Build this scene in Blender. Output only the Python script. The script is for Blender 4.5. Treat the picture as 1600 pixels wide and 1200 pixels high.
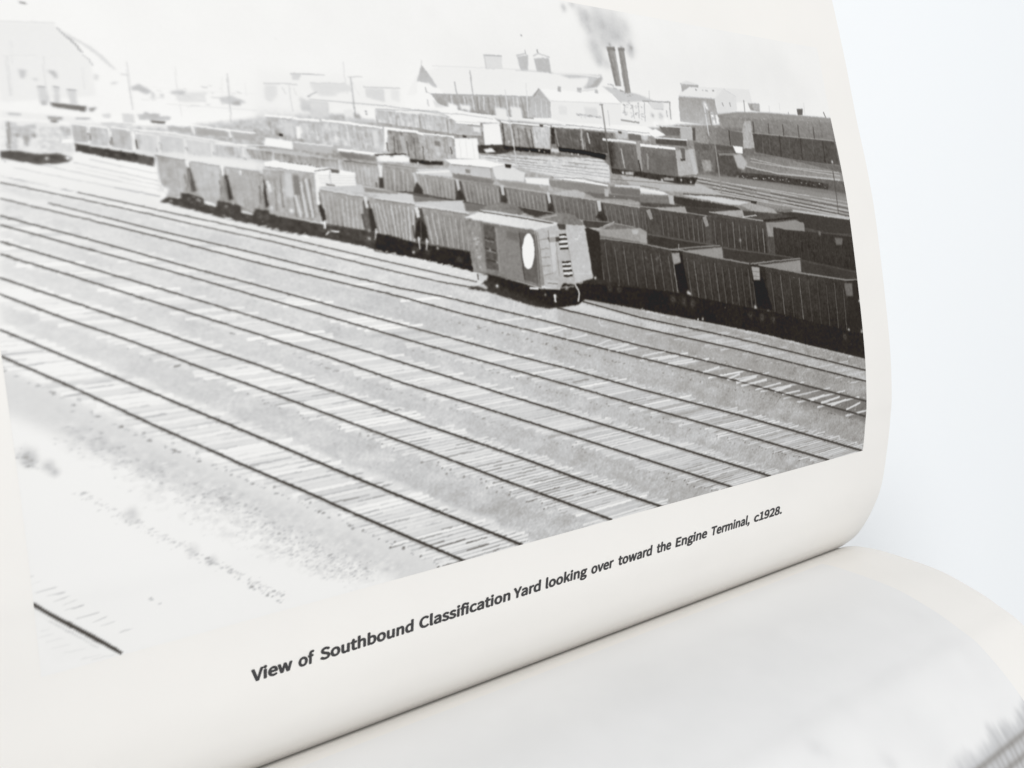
import bpy, bmesh, math, os
import numpy as np
from mathutils import Matrix, Vector

for o in list(bpy.data.objects):
    bpy.data.objects.remove(o, do_unlink=True)
scene = bpy.context.scene
C = scene.collection

# ------------------------------------------------------------------ camera
cam = bpy.data.cameras.new('camera')
cam.sensor_width = 36.0
cam.lens = 36.0 * 1400 / 1600
cam.clip_start = 0.01
cam.clip_end = 50
camo = bpy.data.objects.new('camera', cam)
C.objects.link(camo)
ROT = [[0.797956, -0.112144, 0.592191], [-0.129748, -0.991463, -0.012923], [0.588585, -0.066524, -0.805694]]
camo.matrix_world = Matrix.Translation([-0.285988, 0.081053, 0.200258]) @ Matrix(((ROT[0][0], -ROT[0][1], -ROT[0][2]),
                                                       (ROT[1][0], -ROT[1][1], -ROT[1][2]),
                                                       (ROT[2][0], -ROT[2][1], -ROT[2][2]))).to_4x4()
cam.dof.use_dof = True
cam.dof.focus_distance = 0.262
cam.dof.aperture_fstop = 42
scene.camera = camo

# ------------------------------------------------------------------ light
world = bpy.data.worlds.new('World')
scene.world = world
world.use_nodes = True
bg = world.node_tree.nodes['Background']
bg.inputs[0].default_value = (0.945, 0.97, 1.0, 1)
bg.inputs[1].default_value = 0.345


def softbox(name, loc, target, sx, sy, power, col):
    l = bpy.data.lights.new(name, 'AREA')
    l.shape = 'RECTANGLE'
    l.size, l.size_y = sx, sy
    l.energy = power
    l.color = col
    o = bpy.data.objects.new(name, l)
    C.objects.link(o)
    o.location = loc
    o.rotation_euler = (Vector(target) - Vector(loc)).to_track_quat('-Z', 'Y').to_euler()
    return o


softbox('softbox_lamp', (0.0, 1.15, 1.85), (-0.1, 0.08, 0.0), 1.2, 1.2, 31.5, (1.0, 0.995, 0.985))
softbox('fill_softbox_lamp', (-1.1, -0.75, 1.7), (-0.1, 0.08, 0.0), 1.0, 1.0, 11.3, (1.0, 0.995, 0.985))

vs = scene.view_settings
vs.view_transform = 'Standard'
vs.look = 'None'
vs.exposure = 0.0
vs.gamma = 1.0
vs.use_curve_mapping = False
scene.render.engine = 'CYCLES'
scene.render.resolution_x = 1024
scene.render.resolution_y = 768

MM = 0.001
rng = np.random.default_rng(1928)

# cross-sections of the two open pages, (y, z) in millimetres from the gutter
A_CTRL = [(0.7, -3.0), (1.2, 0.6), (2.9, 3.6), (5.5, 7.3), (9.05, 10.9), (15.6, 15.7), (25, 20.7), (39, 24.9), (49, 27.3), (56, 28.7), (71, 30.2), (88, 30.8), (108, 31.0), (123, 30.8), (137, 29.9), (152, 28.5), (173, 27.0), (194, 25.0), (214, 22.6)]
B_CTRL = [(0.62, -3.0), (1.0, 0.6), (2.0, 5), (2.1, 10.8), (0.9, 19.9), (-3.2, 36.7), (-8.4, 48.4), (-13.1, 56.2), (-18.5, 63.2), (-32, 73.2), (-50, 80.5), (-75, 84), (-110, 82), (-150, 72), (-180, 61), (-200, 53)]


def resample(ctrl, n=24):
    """Catmull-Rom through the control points -> rows of (arc length, y, z)"""
    c = np.array(ctrl, float)
    c = np.vstack([2 * c[0] - c[1], c, 2 * c[-1] - c[-2]])
    out = []
    for i in range(1, len(c) - 2):
        p0, p1, p2, p3 = c[i - 1:i + 3]
        for t in np.arange(n) / n:
            out.append(0.5 * (2 * p1 + (p2 - p0) * t + (2 * p0 - 5 * p1 + 4 * p2 - p3) * t * t + (3 * p1 - p0 - 3 * p2 + p3) * t ** 3))
    out.append(c[-2])
    out = np.array(out)
    s = np.concatenate([[0], np.cumsum(np.hypot(*np.diff(out, axis=0).T))])
    return np.column_stack([s, out])


SA = resample(A_CTRL)
SB = resample(B_CTRL)
PAGE_X0, PAGE_X1 = -280.0, 0.0        # the spine runs along x


def on_page(S, s):
    """arc length from the gutter -> y, z and unit normal of the page"""
    y = np.interp(s, S[:, 0], S[:, 1])
    z = np.interp(s, S[:, 0], S[:, 2])
    y2, z2 = np.interp(s + .3, S[:, 0], S[:, 1]), np.interp(s + .3, S[:, 0], S[:, 2])
    y1, z1 = np.interp(s - .3, S[:, 0], S[:, 1]), np.interp(s - .3, S[:, 0], S[:, 2])
    ty, tz = y2 - y1, z2 - z1
    n = np.hypot(ty, tz)
    sg = 1.0 if S is SA else -1.0
    return y, z, -tz / n * sg, ty / n * sg


# ------------------------------------------------------------------ materials
def new_mat(name):
    m = bpy.data.materials.new(name)
    m.use_nodes = True
    nt = m.node_tree
    return m, nt, nt.nodes['Principled BSDF']


def paper_material(name, col, rough=0.5, spec=0.3, attr=None):
    m, nt, b = new_mat(name)
    L = nt.links
    tc = nt.nodes.new('ShaderNodeTexCoord')
    n1 = nt.nodes.new('ShaderNodeTexNoise')
    n1.inputs['Scale'].default_value = 35
    n1.inputs['Detail'].default_value = 3
    L.new(tc.outputs['Object'], n1.inputs['Vector'])
    mr = nt.nodes.new('ShaderNodeMapRange')
    mr.inputs[3].default_value = 0.97
    mr.inputs[4].default_value = 1.03
    L.new(n1.outputs[0], mr.inputs[0])
    mx = nt.nodes.new('ShaderNodeMix')
    mx.data_type = 'RGBA'
    mx.blend_type = 'MULTIPLY'
    mx.inputs[0].default_value = 1.0
    if attr:
        a = nt.nodes.new('ShaderNodeAttribute')
        a.attribute_name = attr
        L.new(a.outputs['Color'], mx.inputs[6])
    else:
        mx.inputs[6].default_value = (*col, 1)
    L.new(mr.outputs[0], mx.inputs[7])
    L.new(mx.outputs[2], b.inputs['Base Color'])
    n2 = nt.nodes.new('ShaderNodeTexNoise')
    n2.inputs['Scale'].default_value = 2600
    n2.inputs['Detail'].default_value = 2
    L.new(tc.outputs['Object'], n2.inputs['Vector'])
    bp = nt.nodes.new('ShaderNodeBump')
    bp.inputs['Strength'].default_value = 0.05
    bp.inputs['Distance'].default_value = 0.0001
    L.new(n2.outputs[0], bp.inputs['Height'])
    L.new(bp.outputs[0], b.inputs['Normal'])
    b.inputs['Roughness'].default_value = rough
    b.inputs['Specular IOR Level'].default_value = spec
    return m


PAPER = (0.835, 0.817, 0.787)
M_PAPER = paper_material('coated_paper', PAPER)
M_PRINT = paper_material('printed_halftone', None, 0.5, 0.18, 'ink')

m, nt, b = new_mat('page_edges')
tc = nt.nodes.new('ShaderNodeTexCoord')
mp = nt.nodes.new('ShaderNodeMapping')
mp.inputs['Scale'].default_value = (6, 60, 3500)
nz = nt.nodes.new('ShaderNodeTexNoise')
nz.inputs['Scale'].default_value = 1
cr = nt.nodes.new('ShaderNodeValToRGB')
cr.color_ramp.elements[0].position = 0.3
cr.color_ramp.elements[0].color = (0.50, 0.48, 0.44, 1)
cr.color_ramp.elements[1].position = 0.7
cr.color_ramp.elements[1].color = (0.80, 0.785, 0.75, 1)
nt.links.new(tc.outputs['Object'], mp.inputs[0])
nt.links.new(mp.outputs[0], nz.inputs['Vector'])
nt.links.new(nz.outputs[0], cr.inputs[0])
nt.links.new(cr.outputs[0], b.inputs['Base Color'])
b.inputs['Roughness'].default_value = 0.8
M_EDGE = m

m, nt, b = new_mat('cover_cloth')
tc = nt.nodes.new('ShaderNodeTexCoord')
nz = nt.nodes.new('ShaderNodeTexNoise')
nz.inputs['Scale'].default_value = 900
nt.links.new(tc.outputs['Object'], nz.inputs['Vector'])
cr = nt.nodes.new('ShaderNodeValToRGB')
cr.color_ramp.elements[0].color = (0.05, 0.055, 0.07, 1)
cr.color_ramp.elements[1].color = (0.09, 0.095, 0.11, 1)
nt.links.new(nz.outputs[0], cr.inputs[0])
nt.links.new(cr.outputs[0], b.inputs['Base Color'])
b.inputs['Roughness'].default_value = 0.6
M_COVER = m

m, nt, b = new_mat('white_tabletop')
tc = nt.nodes.new('ShaderNodeTexCoord')
nz = nt.nodes.new('ShaderNodeTexNoise')
nz.inputs['Scale'].default_value = 6
nz.inputs['Detail'].default_value = 4
nt.links.new(tc.outputs['Object'], nz.inputs['Vector'])
cr = nt.nodes.new('ShaderNodeValToRGB')
cr.color_ramp.elements[0].color = (0.885, 0.908, 0.926, 1)
cr.color_ramp.elements[1].color = (0.90, 0.922, 0.94, 1)
nt.links.new(nz.outputs[0], cr.inputs[0])
nt.links.new(cr.outputs[0], b.inputs['Base Color'])
b.inputs['Roughness'].default_value = 0.6
M_TABLE = m

m, nt, b = new_mat('caption_ink')
tc = nt.nodes.new('ShaderNodeTexCoord')
nz = nt.nodes.new('ShaderNodeTexNoise')
nz.inputs['Scale'].default_value = 3000
nt.links.new(tc.outputs['Object'], nz.inputs['Vector'])
cr = nt.nodes.new('ShaderNodeValToRGB')
cr.color_ramp.elements[0].color = (0.028, 0.027, 0.028, 1)
cr.color_ramp.elements[1].color = (0.05, 0.048, 0.05, 1)
nt.links.new(nz.outputs[0], cr.inputs[0])
nt.links.new(cr.outputs[0], b.inputs['Base Color'])
b.inputs['Roughness'].default_value = 0.5
M_INK = m


# ------------------------------------------------------------------ mesh helpers
def link(name, me, mat, parent=None):
    o = bpy.data.objects.new(name, me)
    C.objects.link(o)
    if mat:
        me.materials.append(mat)
    o.parent = parent
    return o


def from_data(name, v, f, mat, parent=None, smooth=True):
    me = bpy.data.meshes.new(name)
    me.from_pydata([tuple(p) for p in v], [], [tuple(q) for q in f])
    me.update()
    bm = bmesh.new()
    bm.from_mesh(me)
    bmesh.ops.recalc_face_normals(bm, faces=bm.faces)
    bm.to_mesh(me)
    bm.free()
    if smooth:
        me.polygons.foreach_set('use_smooth', [True] * len(me.polygons))
    return link(name, me, mat, parent)


def grid_mesh(name, S, us, ss, lift, mat, parent, colours=None):
    """a sheet of the page's own shape, lifted off it by lift mm"""
    y, z, ny, nz_ = on_page(S, ss)
    nu, ns = len(us), len(ss)
    co = np.empty((ns, nu, 3), np.float32)
    co[..., 0] = us[None, :]
    co[..., 1] = (y + ny * lift)[:, None]
    co[..., 2] = (z + nz_ * lift)[:, None]
    co *= MM
    idx = np.arange(ns * nu, dtype=np.int32).reshape(ns, nu)
    q = np.stack([idx[:-1, :-1], idx[:-1, 1:], idx[1:, 1:], idx[1:, :-1]], -1).reshape(-1, 4)
    if S is SB:
        q = q[:, ::-1]
    me = bpy.data.meshes.new(name)
    me.vertices.add(ns * nu)
    me.vertices.foreach_set('co', co.ravel())
    me.loops.add(q.size)
    me.loops.foreach_set('vertex_index', np.ascontiguousarray(q).ravel())
    me.polygons.add(len(q))
    me.polygons.foreach_set('loop_start', np.arange(0, q.size, 4, dtype=np.int32))
    me.polygons.foreach_set('use_smooth', np.ones(len(q), bool))
    me.update()
    if colours is not None:
        a = me.color_attributes.new('ink', 'FLOAT_COLOR', 'POINT')
        rgba = np.ones((ns * nu, 4), np.float32)
        rgba[:, :3] = colours.reshape(-1, 3)
        a.data.foreach_set('color', rgba.ravel())
    return link(name, me, mat, parent)


# ------------------------------------------------------------------ setting
tb = from_data('tabletop', [(-3, -3, -.0085), (6, -3, -.0085), (6, 4, -.0085), (-3, 4, -.0085),
                            (-3, -3, -.04), (6, -3, -.04), (6, 4, -.04), (-3, 4, -.04)],
               [(0, 1, 2, 3), (7, 6, 5, 4), (0, 4, 5, 1), (1, 5, 6, 2), (2, 6, 7, 3), (3, 7, 4, 0)], M_TABLE, smooth=False)
tb['kind'] = 'structure'

# ------------------------------------------------------------------ the book
book = bpy.data.objects.new('open_book', None)
C.objects.link(book)
book['label'] = 'open book of railway photographs, caption beneath a printed rail yard'
book['category'] = 'book'


def leaf(name, S, label):
    """one sheet of paper with its own thickness, bent to the page's cross-section"""
    ss = S[:, 0]
    y, z, ny, nz_ = on_page(S, ss)
    xs = np.linspace(PAGE_X0, PAGE_X1, 15)
    n, k = len(ss), len(xs)
    v, f = [], []
    for t in (0.0, 0.16):
        for i in range(n):
            for x in xs:
                v.append((x * MM, (y[i] - ny[i] * t) * MM, (z[i] - nz_[i] * t) * MM))
    N = n * k
    for i in range(n - 1):
        for j in range(k - 1):
            a = i * k + j
            f.append((a, a + 1, a + k + 1, a + k))
            f.append((N + a, N + a + k, N + a + k + 1, N + a + 1))
    for i in range(n - 1):
        for j in (0, k - 1):
            a = i * k + j
            f.append((a, a + k, N + a + k, N + a))
    for j in range(k - 1):
        for i in (0, n - 1):
            a = i * k + j
            f.append((a, a + 1, N + a + 1, N + a))
    o = from_data(name, v, f, M_PAPER, book)
    bm = bmesh.new()
    bm.from_mesh(o.data)
    for e in bm.edges:                      # crisp trimmed edges
        if len(e.link_faces) == 2 and e.calc_face_angle(0) > .9:
            e.smooth = False
    bm.to_mesh(o.data)
    bm.free()
    o['label'] = label
    return o


def block(name, S, sign):
    """the closed leaves under the top one"""
    ss = np.linspace(0.6, S[-1, 0] - 0.4, 70)
    y, z, ny, nz_ = on_page(S, ss)
    y, z = y - ny * .45, z - nz_ * .45
    base = np.linspace(0, 1, 70) * (208 if sign > 0 else -196)
    v, f = [], []
    for x in (PAGE_X0 + .4, PAGE_X1 - .5):
        for i in range(70):
            v.append((x * MM, y[i] * MM, z[i] * MM))
        for i in range(70):
            v.append((x * MM, base[i] * MM, min(-2.5, z[i] - 1.5) * MM))
    for i in range(69):
        f += [(i, i + 1, 141 + i, 140 + i), (70 + i, 71 + i, 211 + i, 210 + i), (i, i + 1, 71 + i, 70 + i), (140 + i, 141 + i, 211 + i, 210 + i)]
    for i in (0, 69):
        f.append((i, 70 + i, 210 + i, 140 + i))
    return from_data(name, v, f, M_EDGE, book, smooth=False)


page_a = leaf('page', SA, 'page with rail yard photograph and caption')
page_b = leaf('page', SB, 'facing page with pale photograph')
block('page_block', SA, 1)
block('page_block', SB, -1)


def board(name, y0, y1):
    bm = bmesh.new()
    bmesh.ops.create_cube(bm, size=1)
    for w in bm.verts:
        w.co = ((w.co.x * 288 - 140) * MM, (w.co.y * (y1 - y0) + (y0 + y1) / 2) * MM, (w.co.z * 2.6 - 5.6) * MM)
    bmesh.ops.bevel(bm, geom=bm.edges[:], offset=.0006, segments=2, affect='EDGES')
    me = bpy.data.meshes.new(name)
    bm.to_mesh(me)
    bm.free()
    return link(name, me, M_COVER, book)


board('cover_board', 6, 217)
board('cover_board', -206, -6)
sp = board('spine', -5.6, 5.6)

# ------------------------------------------------------------------ a small ink rasteriser, in page millimetres
class Plate:
    """half-tone plate; tones 0..255 as they look on the white page"""

    def __init__(s, u0, u1, v0, v1, R, tone):
        s.u0, s.u1, s.v0, s.v1, s.R = u0, u1, v0, v1, R
        s.w, s.h = int((u1 - u0) * R), int((v1 - v0) * R)
        s.img = np.full((s.h, s.w), tone, np.float32)

    def pts(s, st):
        a = np.array([[float(c) for c in w.split(',')] for w in st.split()])
        b = a.copy()
        b[:, 0] = (a[:, 0] - s.u0) * s.R
        b[:, 1] = (s.v1 - a[:, 1]) * s.R
        if a.shape[1] > 2:
            b[:, 2] = a[:, 2] * s.R
        return b

    def box(s, p, pad):
        x0 = max(0, int(p[:, 0].min() - pad))
        x1 = min(s.w, int(p[:, 0].max() + pad) + 2)
        y0 = max(0, int(p[:, 1].min() - pad))
        y1 = min(s.h, int(p[:, 1].max() + pad) + 2)
        return x0, x1, y0, y1

    def mask(s, p, soft=0.0):
        x0, x1, y0, y1 = s.box(p, 2 + 3 * soft)
        if x1 <= x0 or y1 <= y0:
            return None
        X = np.arange(x0, x1) + .5
        acc = np.zeros((y1 - y0, x1 - x0), np.float32)
        n = len(p)
        for k in (.25, .75):
            for y in range(y0, y1):
                yy = y + k
                xs = []
                for i in range(n):
                    ay, by = p[i, 1], p[(i + 1) % n, 1]
                    if (ay > yy) != (by > yy):
                        xs.append(p[i, 0] + (yy - ay) / (by - ay) * (p[(i + 1) % n, 0] - p[i, 0]))
                xs.sort()
                for a, b in zip(xs[::2], xs[1::2]):
                    acc[y - y0] += .5 * np.clip(np.minimum(X + .5, b) - np.maximum(X - .5, a), 0, 1)
        if soft > 0:
            acc = blur(acc, soft)
        return (x0, x1, y0, y1), acc

    def poly(s, st, t, a=1.0, t2=None, ax=0, soft=0.0, rough=0.0):
        """fill; t2 = tone at the other end along ax (0 across, 1 down)"""
        p = s.pts(st) if isinstance(st, str) else st
        r = s.mask(p[:, :2], soft)
        if r is None:
            return
        (x0, x1, y0, y1), m = r
        tone = t
        if t2 is not None:
            g = np.linspace(0, 1, x1 - x0)[None, :] if ax == 0 else np.linspace(0, 1, y1 - y0)[:, None]
            tone = t + (t2 - t) * g
        if rough:
            tone = tone + rough * fractal(y1 - y0, x1 - x0, 6)
        d = s.img[y0:y1, x0:x1]
        d += (tone - d) * m * a

    def line(s, st, t, w=None, a=1.0, wob=0.0, brk=0.0):
        """stroke; widths from the third value of each point, or w (mm)"""
        p = s.pts(st) if isinstance(st, str) else st
        if w is not None:
            p = np.column_stack([p[:, :2], np.full(len(p), w * s.R)])
        for i in range(len(p) - 1):
            A, B = p[i], p[i + 1]
            L = math.hypot(B[0] - A[0], B[1] - A[1])
            n = max(1, int(L / 60))
            for k in range(n):
                q0, q1 = A + (B - A) * k / n, A + (B - A) * (k + 1) / n
                aa = a
                if brk and rng.random() < brk:
                    aa = a * rng.uniform(.2, .7)
                s.seg(q0, q1, t, aa, wob)

    def seg(s, A, B, t, a=1.0, wob=0.0):
        w = max(A[2], B[2])
        x0, x1, y0, y1 = s.box(np.array([A[:2], B[:2]]), w)
        if x1 <= x0 or y1 <= y0:
            return
        Y, X = np.mgrid[y0:y1, x0:x1] + .5
        d = B[:2] - A[:2]
        L2 = d @ d + 1e-9
        k = ((X - A[0]) * d[0] + (Y - A[1]) * d[1]) / L2
        inside = (k >= -1e-3) & (k <= 1.001)
        k = np.clip(k, 0, 1)
        dist = np.hypot(X - A[0] - k * d[0], Y - A[1] - k * d[1])
        hw = (A[2] + (B[2] - A[2]) * k) / 2
        if wob:
            hw = hw * (1 + wob * np.sin(X * .37 + Y * .23))
        m = np.clip(hw - dist + .5, 0, 1) * np.minimum(1, 2 * hw) * inside
        g = s.img[y0:y1, x0:x1]
        g += (t - g) * m * a

    def dots(s, st, n, size, t, a=.8, spread=0.0, flat=1.0):
        """specks strewn along a polyline"""
        p = s.pts(st)
        seglen = np.hypot(*np.diff(p[:, :2], axis=0).T)
        cum = np.concatenate([[0], np.cumsum(seglen)])
        for _ in range(n):
            d = rng.random() * cum[-1]
            x = np.interp(d, cum, p[:, 0]) + rng.normal() * spread * s.R
            y = np.interp(d, cum, p[:, 1]) + rng.normal() * spread * s.R
            r = size * s.R * rng.uniform(.5, 1.3)
            e = r * flat * rng.uniform(.6, 1.6)
            s.seg(np.array([x - e, y, r]), np.array([x + e, y + rng.normal() * r * .4, r]), t + rng.normal() * 12, a * rng.uniform(.4, 1))

    def grain(s, st, amp, cell, soft=6.0, stretch=1.0, bias=0.0):
        """noise of a given cell size (mm) within an outline"""
        r = s.mask(s.pts(st)[:, :2], soft)
        if r is None:
            return
        (x0, x1, y0, y1), m = r
        n = fractal(y1 - y0, x1 - x0, cell * s.R, stretch)
        s.img[y0:y1, x0:x1] += (amp * n + bias) * m

    def puff(s, st, t, a, rag=.4):
        """soft round smudges: points carry a radius"""
        for x, y, r in s.pts(st):
            x0, x1, y0, y1 = s.box(np.array([[x, y]]), r * 2.2)
            if x1 <= x0 or y1 <= y0:
                continue
            Y, X = np.mgrid[y0:y1, x0:x1]
            n = fractal(y1 - y0, x1 - x0, max(6, r * .8))
            m = np.exp(-((X - x) ** 2 + (Y - y) ** 2) / (r * r) * 1.2) * np.clip(1 + rag * n, 0, 2)
            g = s.img[y0:y1, x0:x1]
            g += (t - g) * np.clip(m * a, 0, 1)

    # ---- things that make up the pictured yard
    def quad(s, st):
        return s.pts(st)[:, :2]

    def side(s, st, t, t2=None, ribs=0, rt=None, rw=.25, ra=.7, rough=4.0, mottle=0.0):
        """car side: corners top-left, top-right, bottom-right, bottom-left; ribs = upright battens"""
        q = s.quad(st)
        s.poly(q, t, t2=t2, ax=1, rough=rough)
        r = s.mask(q, .8)
        if r is not None:
            (x0, x1, y0, y1), m = r
            s.img[y0:y1, x0:x1] += m * min(1, t / 165) ** 1.5 * (9 * fractal(y1 - y0, x1 - x0, 34, .1, 3) + 6 * fractal(y1 - y0, x1 - x0, 10, 1.2, 3))
        for i in range(ribs):
            f = (i + .5) / ribs
            a = q[0] + (q[1] - q[0]) * f
            b = q[3] + (q[2] - q[3]) * f
            a = a + (b - a) * rng.uniform(.08, .2)
            w = rw * s.R * rng.uniform(.7, 1.3)
            tt = (rt if rt is not None else t + 40) + rng.normal() * 8
            s.seg(np.array([*a, w]), np.array([*b, w * 1.1]), tt, ra * rng.uniform(.55, 1))
            s.seg(np.array([a[0] + w * 1.3, a[1], w * .9]), np.array([b[0] + w * 1.3, b[1], w]), t - 35, .35 * ra)
        if mottle:
            for _ in range(int(mottle)):
                f, g = rng.random(), rng.random()
                a = (q[0] + (q[1] - q[0]) * f) * (1 - g) + (q[3] + (q[2] - q[3]) * f) * g
                e = rng.uniform(.3, 1.4) * s.R
                s.seg(np.array([a[0], a[1], .2 * s.R]), np.array([a[0] + .1 * s.R, a[1] + e, .2 * s.R]), t + rng.choice([-30, 35]), .45)

    def strip(s, back, front, f0, f1, t, t2):
        """bare ground between the lower rail behind and the upper rail in front"""
        A, B = s.pts(back), s.pts(front)
        x0, x1 = max(A[0, 0], 0), min(max(A[-1, 0], B[-1, 0]) + 60, s.w)
        n = 60
        xs = np.linspace(x0, x1, n)
        ya, yb = extend(A, xs), extend(B, xs)
        rag = rng.normal(size=n) * .04
        p = np.vstack([np.column_stack([xs, ya + (yb - ya) * (f0 + rag)]), np.column_stack([xs, ya + (yb - ya) * (f1 + rng.normal(size=n) * .05)])[::-1]])
        (a0, a1, b0, b1), m = s.mask(p, 5)
        g = np.linspace(0, 1, a1 - a0)[None, :]
        nz_ = fractal(b1 - b0, a1 - a0, 22, 2.2, 4)
        fine = fractal(b1 - b0, a1 - a0, 3.2, 1.2, 2)
        tone = t + (t2 - t) * g + (5 + 8 * g) * nz_ + (4 + 13 * g) * fine
        m = np.clip(m * 1.3 + .12 * nz_ * (m > .05) * (m < .95), 0, 1)
        d = s.img[b0:b1, a0:a1]
        d += (tone - d) * m * .9

    def bed(s, lo, hi, t, t2, u_from):
        """dark ballast between two rails, from u_from on"""
        A, B = s.pts(lo), s.pts(hi)
        xs = np.linspace((u_from - s.u0) * s.R, s.w + 20, 40)
        ya, yb = extend(A, xs), extend(B, xs)
        p = np.vstack([np.column_stack([xs, yb - (ya - yb) * .1]), np.column_stack([xs, ya + (ya - yb) * .35])[::-1]])
        s.poly(p, t, t2=t2, ax=0, soft=4, a=.85, rough=9)

    def track(s, lo, hi, ties, tone, gap, gapa, pitch, ext=.35, lone=.0, u_from=-400, u_to=400, rail=58, wob=.25):
        """two rails and the sleepers under them; sleepers run level in the picture"""
        A, B = s.pts(lo), s.pts(hi)
        x0 = max(min(A[0, 0], B[0, 0]) - 120, (u_from - s.u0) * s.R)
        x1 = min(max(A[-1, 0], B[-1, 0]) + 60, (u_to - s.u0) * s.R)
        x = x0
        run = 0.0                                   # slow drift: worn stretches, darker stretches
        while x < x1:
            f = float(np.clip((x - x0) / (x1 - x0), 0, 1))
            run = .85 * run + rng.normal() * .5
            pt = (pitch[0] + (pitch[1] - pitch[0]) * f) * s.R * rng.uniform(.9, 1.12)
            yl = float(extend(A, x))
            e = 20.0
            for _ in range(10):
                sl = (float(extend(B, x + e + 1)) - float(extend(B, x + e - 1))) / 2
                err = float(extend(B, x + e)) - (yl - .02 * e)
                e = float(np.clip(e - err / (sl + .02), 1, 900))
            k0, k1 = -ext * rng.uniform(.6, 1.5), 1 + ext * .9 * rng.uniform(.5, 1.5)
            slope = abs((float(extend(A, x + 5)) - float(extend(A, x - 5))) / 10) + .02
            hgt = pt * slope
            tt = tone[0] + (tone[1] - tone[0]) * f + rng.normal() * ties[1]

            def q(k, dy, w):
                return np.array([x + e * k, yl - .02 * e * k + dy, w])
            if rng.random() < ties[0]:
                s.seg(q(k0, 0, hgt * .85), q(k1, 0, hgt * .8), tt, rng.uniform(.75, 1))
            g = (gapa[0] + (gapa[1] - gapa[0]) * f) * float(np.clip(1 + .5 * run, .1, 1.6))
            gt = gap[0] + (gap[1] - gap[0]) * f
            s.seg(q(k0 + .1 * rng.random(), hgt * .45, max(.9, hgt * .26)), q(k1 - .1 * rng.random(), hgt * .45, max(.9, hgt * .26)),
                  gt + 12 + rng.normal() * 12, min(1, g * rng.uniform(.15, .75)))
            for _ in range(2):
                j0 = rng.uniform(k0, k1)
                j1 = min(k1, j0 + rng.uniform(.08, .6))
                s.seg(q(j0, hgt * rng.uniform(.3, .6), max(.9, hgt * .3)), q(j1, hgt * rng.uniform(.3, .6), max(.9, hgt * .36)),
                      gt + rng.normal() * 14, min(1, g * rng.uniform(.2, 1.1)))
            # shade at the sleeper's near end
            if rng.random() < .5 * g + .1:
                s.seg(q(k0, hgt * .4, hgt * .5), q(k0 + .04, hgt * .4, hgt * .5), gt - 15, .8 * min(1, g + .2))
            # speckle between sleepers, close to the rails
            for k in (.02, 1.0):
                if rng.random() < .6 * g:
                    s.seg(q(k - .03, hgt * .6, hgt * .5), q(k + .07, hgt * .6, hgt * .5), gt - 10, .6)
            if rng.random() < lone:
                s.seg(q(.05, 0, hgt * .35), q(.6 + .35 * rng.random(), 0, hgt * .25), 135, .6)
            x += pt
        for P in (A, B):
            # shadow side, then the rail
            sh = P.copy()
            sh[:, 1] += P[:, 2] * .6
            sh[:, 2] *= 1.0
            s.line(sh, 130, a=.35, wob=wob)
            th = P.copy()
            th[:, 2] *= .82
            s.line(th, rail, a=.9)
            # rail joints
            d = np.cumsum(np.concatenate([[0], np.hypot(*np.diff(P[:, :2], axis=0).T)]))
            for _ in range(4):
                r = rng.random() * d[-1]
                cx, cy = np.interp(r, d, P[:, 0]), np.interp(r, d, P[:, 1])
                s.seg(np.array([cx - 4, cy - 1.2, 3.5]), np.array([cx + 4, cy + 1.2, 3.5]), 200, .6)


def extend(P, x):
    """polyline height at x, carried on straight past its ends"""
    y = np.interp(x, P[:, 0], P[:, 1])
    y = y + np.minimum(x - P[0, 0], 0) * (P[1, 1] - P[0, 1]) / (P[1, 0] - P[0, 0])
    return y + np.maximum(x - P[-1, 0], 0) * (P[-1, 1] - P[-2, 1]) / (P[-1, 0] - P[-2, 0])


def blur(a, sig):
    r = int(max(1, math.ceil(sig * 2.5)))
    k = np.exp(-.5 * (np.arange(-r, r + 1) / sig) ** 2)
    k /= k.sum()
    p = np.pad(a, ((r, r), (0, 0)), mode='edge')
    b = sum(k[i] * p[i:i + a.shape[0]] for i in range(2 * r + 1))
    p = np.pad(b, ((0, 0), (r, r)), mode='edge')
    return sum(k[i] * p[:, i:i + a.shape[1]] for i in range(2 * r + 1)).astype(np.float32)


def fractal(h, w, cell, stretch=1.0, octs=3):
    out = np.zeros((h, w), np.float32)
    amp = 1.0
    for _ in range(octs):
        cx, cy = max(1.0, cell * stretch), max(1.0, cell)
        gw, gh = int(w / cx) + 3, int(h / cy) + 3
        g = rng.normal(size=(gh, gw)).astype(np.float32)
        xs, ys = np.arange(w) / cx, np.arange(h) / cy
        xi, yi = xs.astype(int), ys.astype(int)
        fx, fy = xs - xi, ys - yi
        fx, fy = fx * fx * (3 - 2 * fx), fy * fy * (3 - 2 * fy)
        r0 = g[:, xi] * (1 - fx) + g[:, xi + 1] * fx
        out += amp * (r0[yi] * (1 - fy)[:, None] + r0[yi + 1] * fy[:, None])
        amp *= .55
        cell /= 2.1
    return out * .6


def ink_colour(t):
    """tone as seen on white paper (236) -> reflectance; the ink is a warm black, thin tints read cool"""
    t = np.clip(t, 30, 236)
    d = np.clip((236 - t) / 170.0, 0, 1)
    mid = np.clip(1 - np.abs(t - 195) / 38, 0, 1)
    rgb = np.stack([t + 4 * d - 1.5 * mid, t, t - 4 * d + 2.5 * mid], -1) / 255
    lin = ((rgb + .055) / 1.055) ** 2.4
    ref = ((236 / 255 + .055) / 1.055) ** 2.4
    k = lin / ref
    return np.maximum(k * np.array((.826, .82, .806)) - .017 * (1 - k), .006).astype(np.float32)


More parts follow.
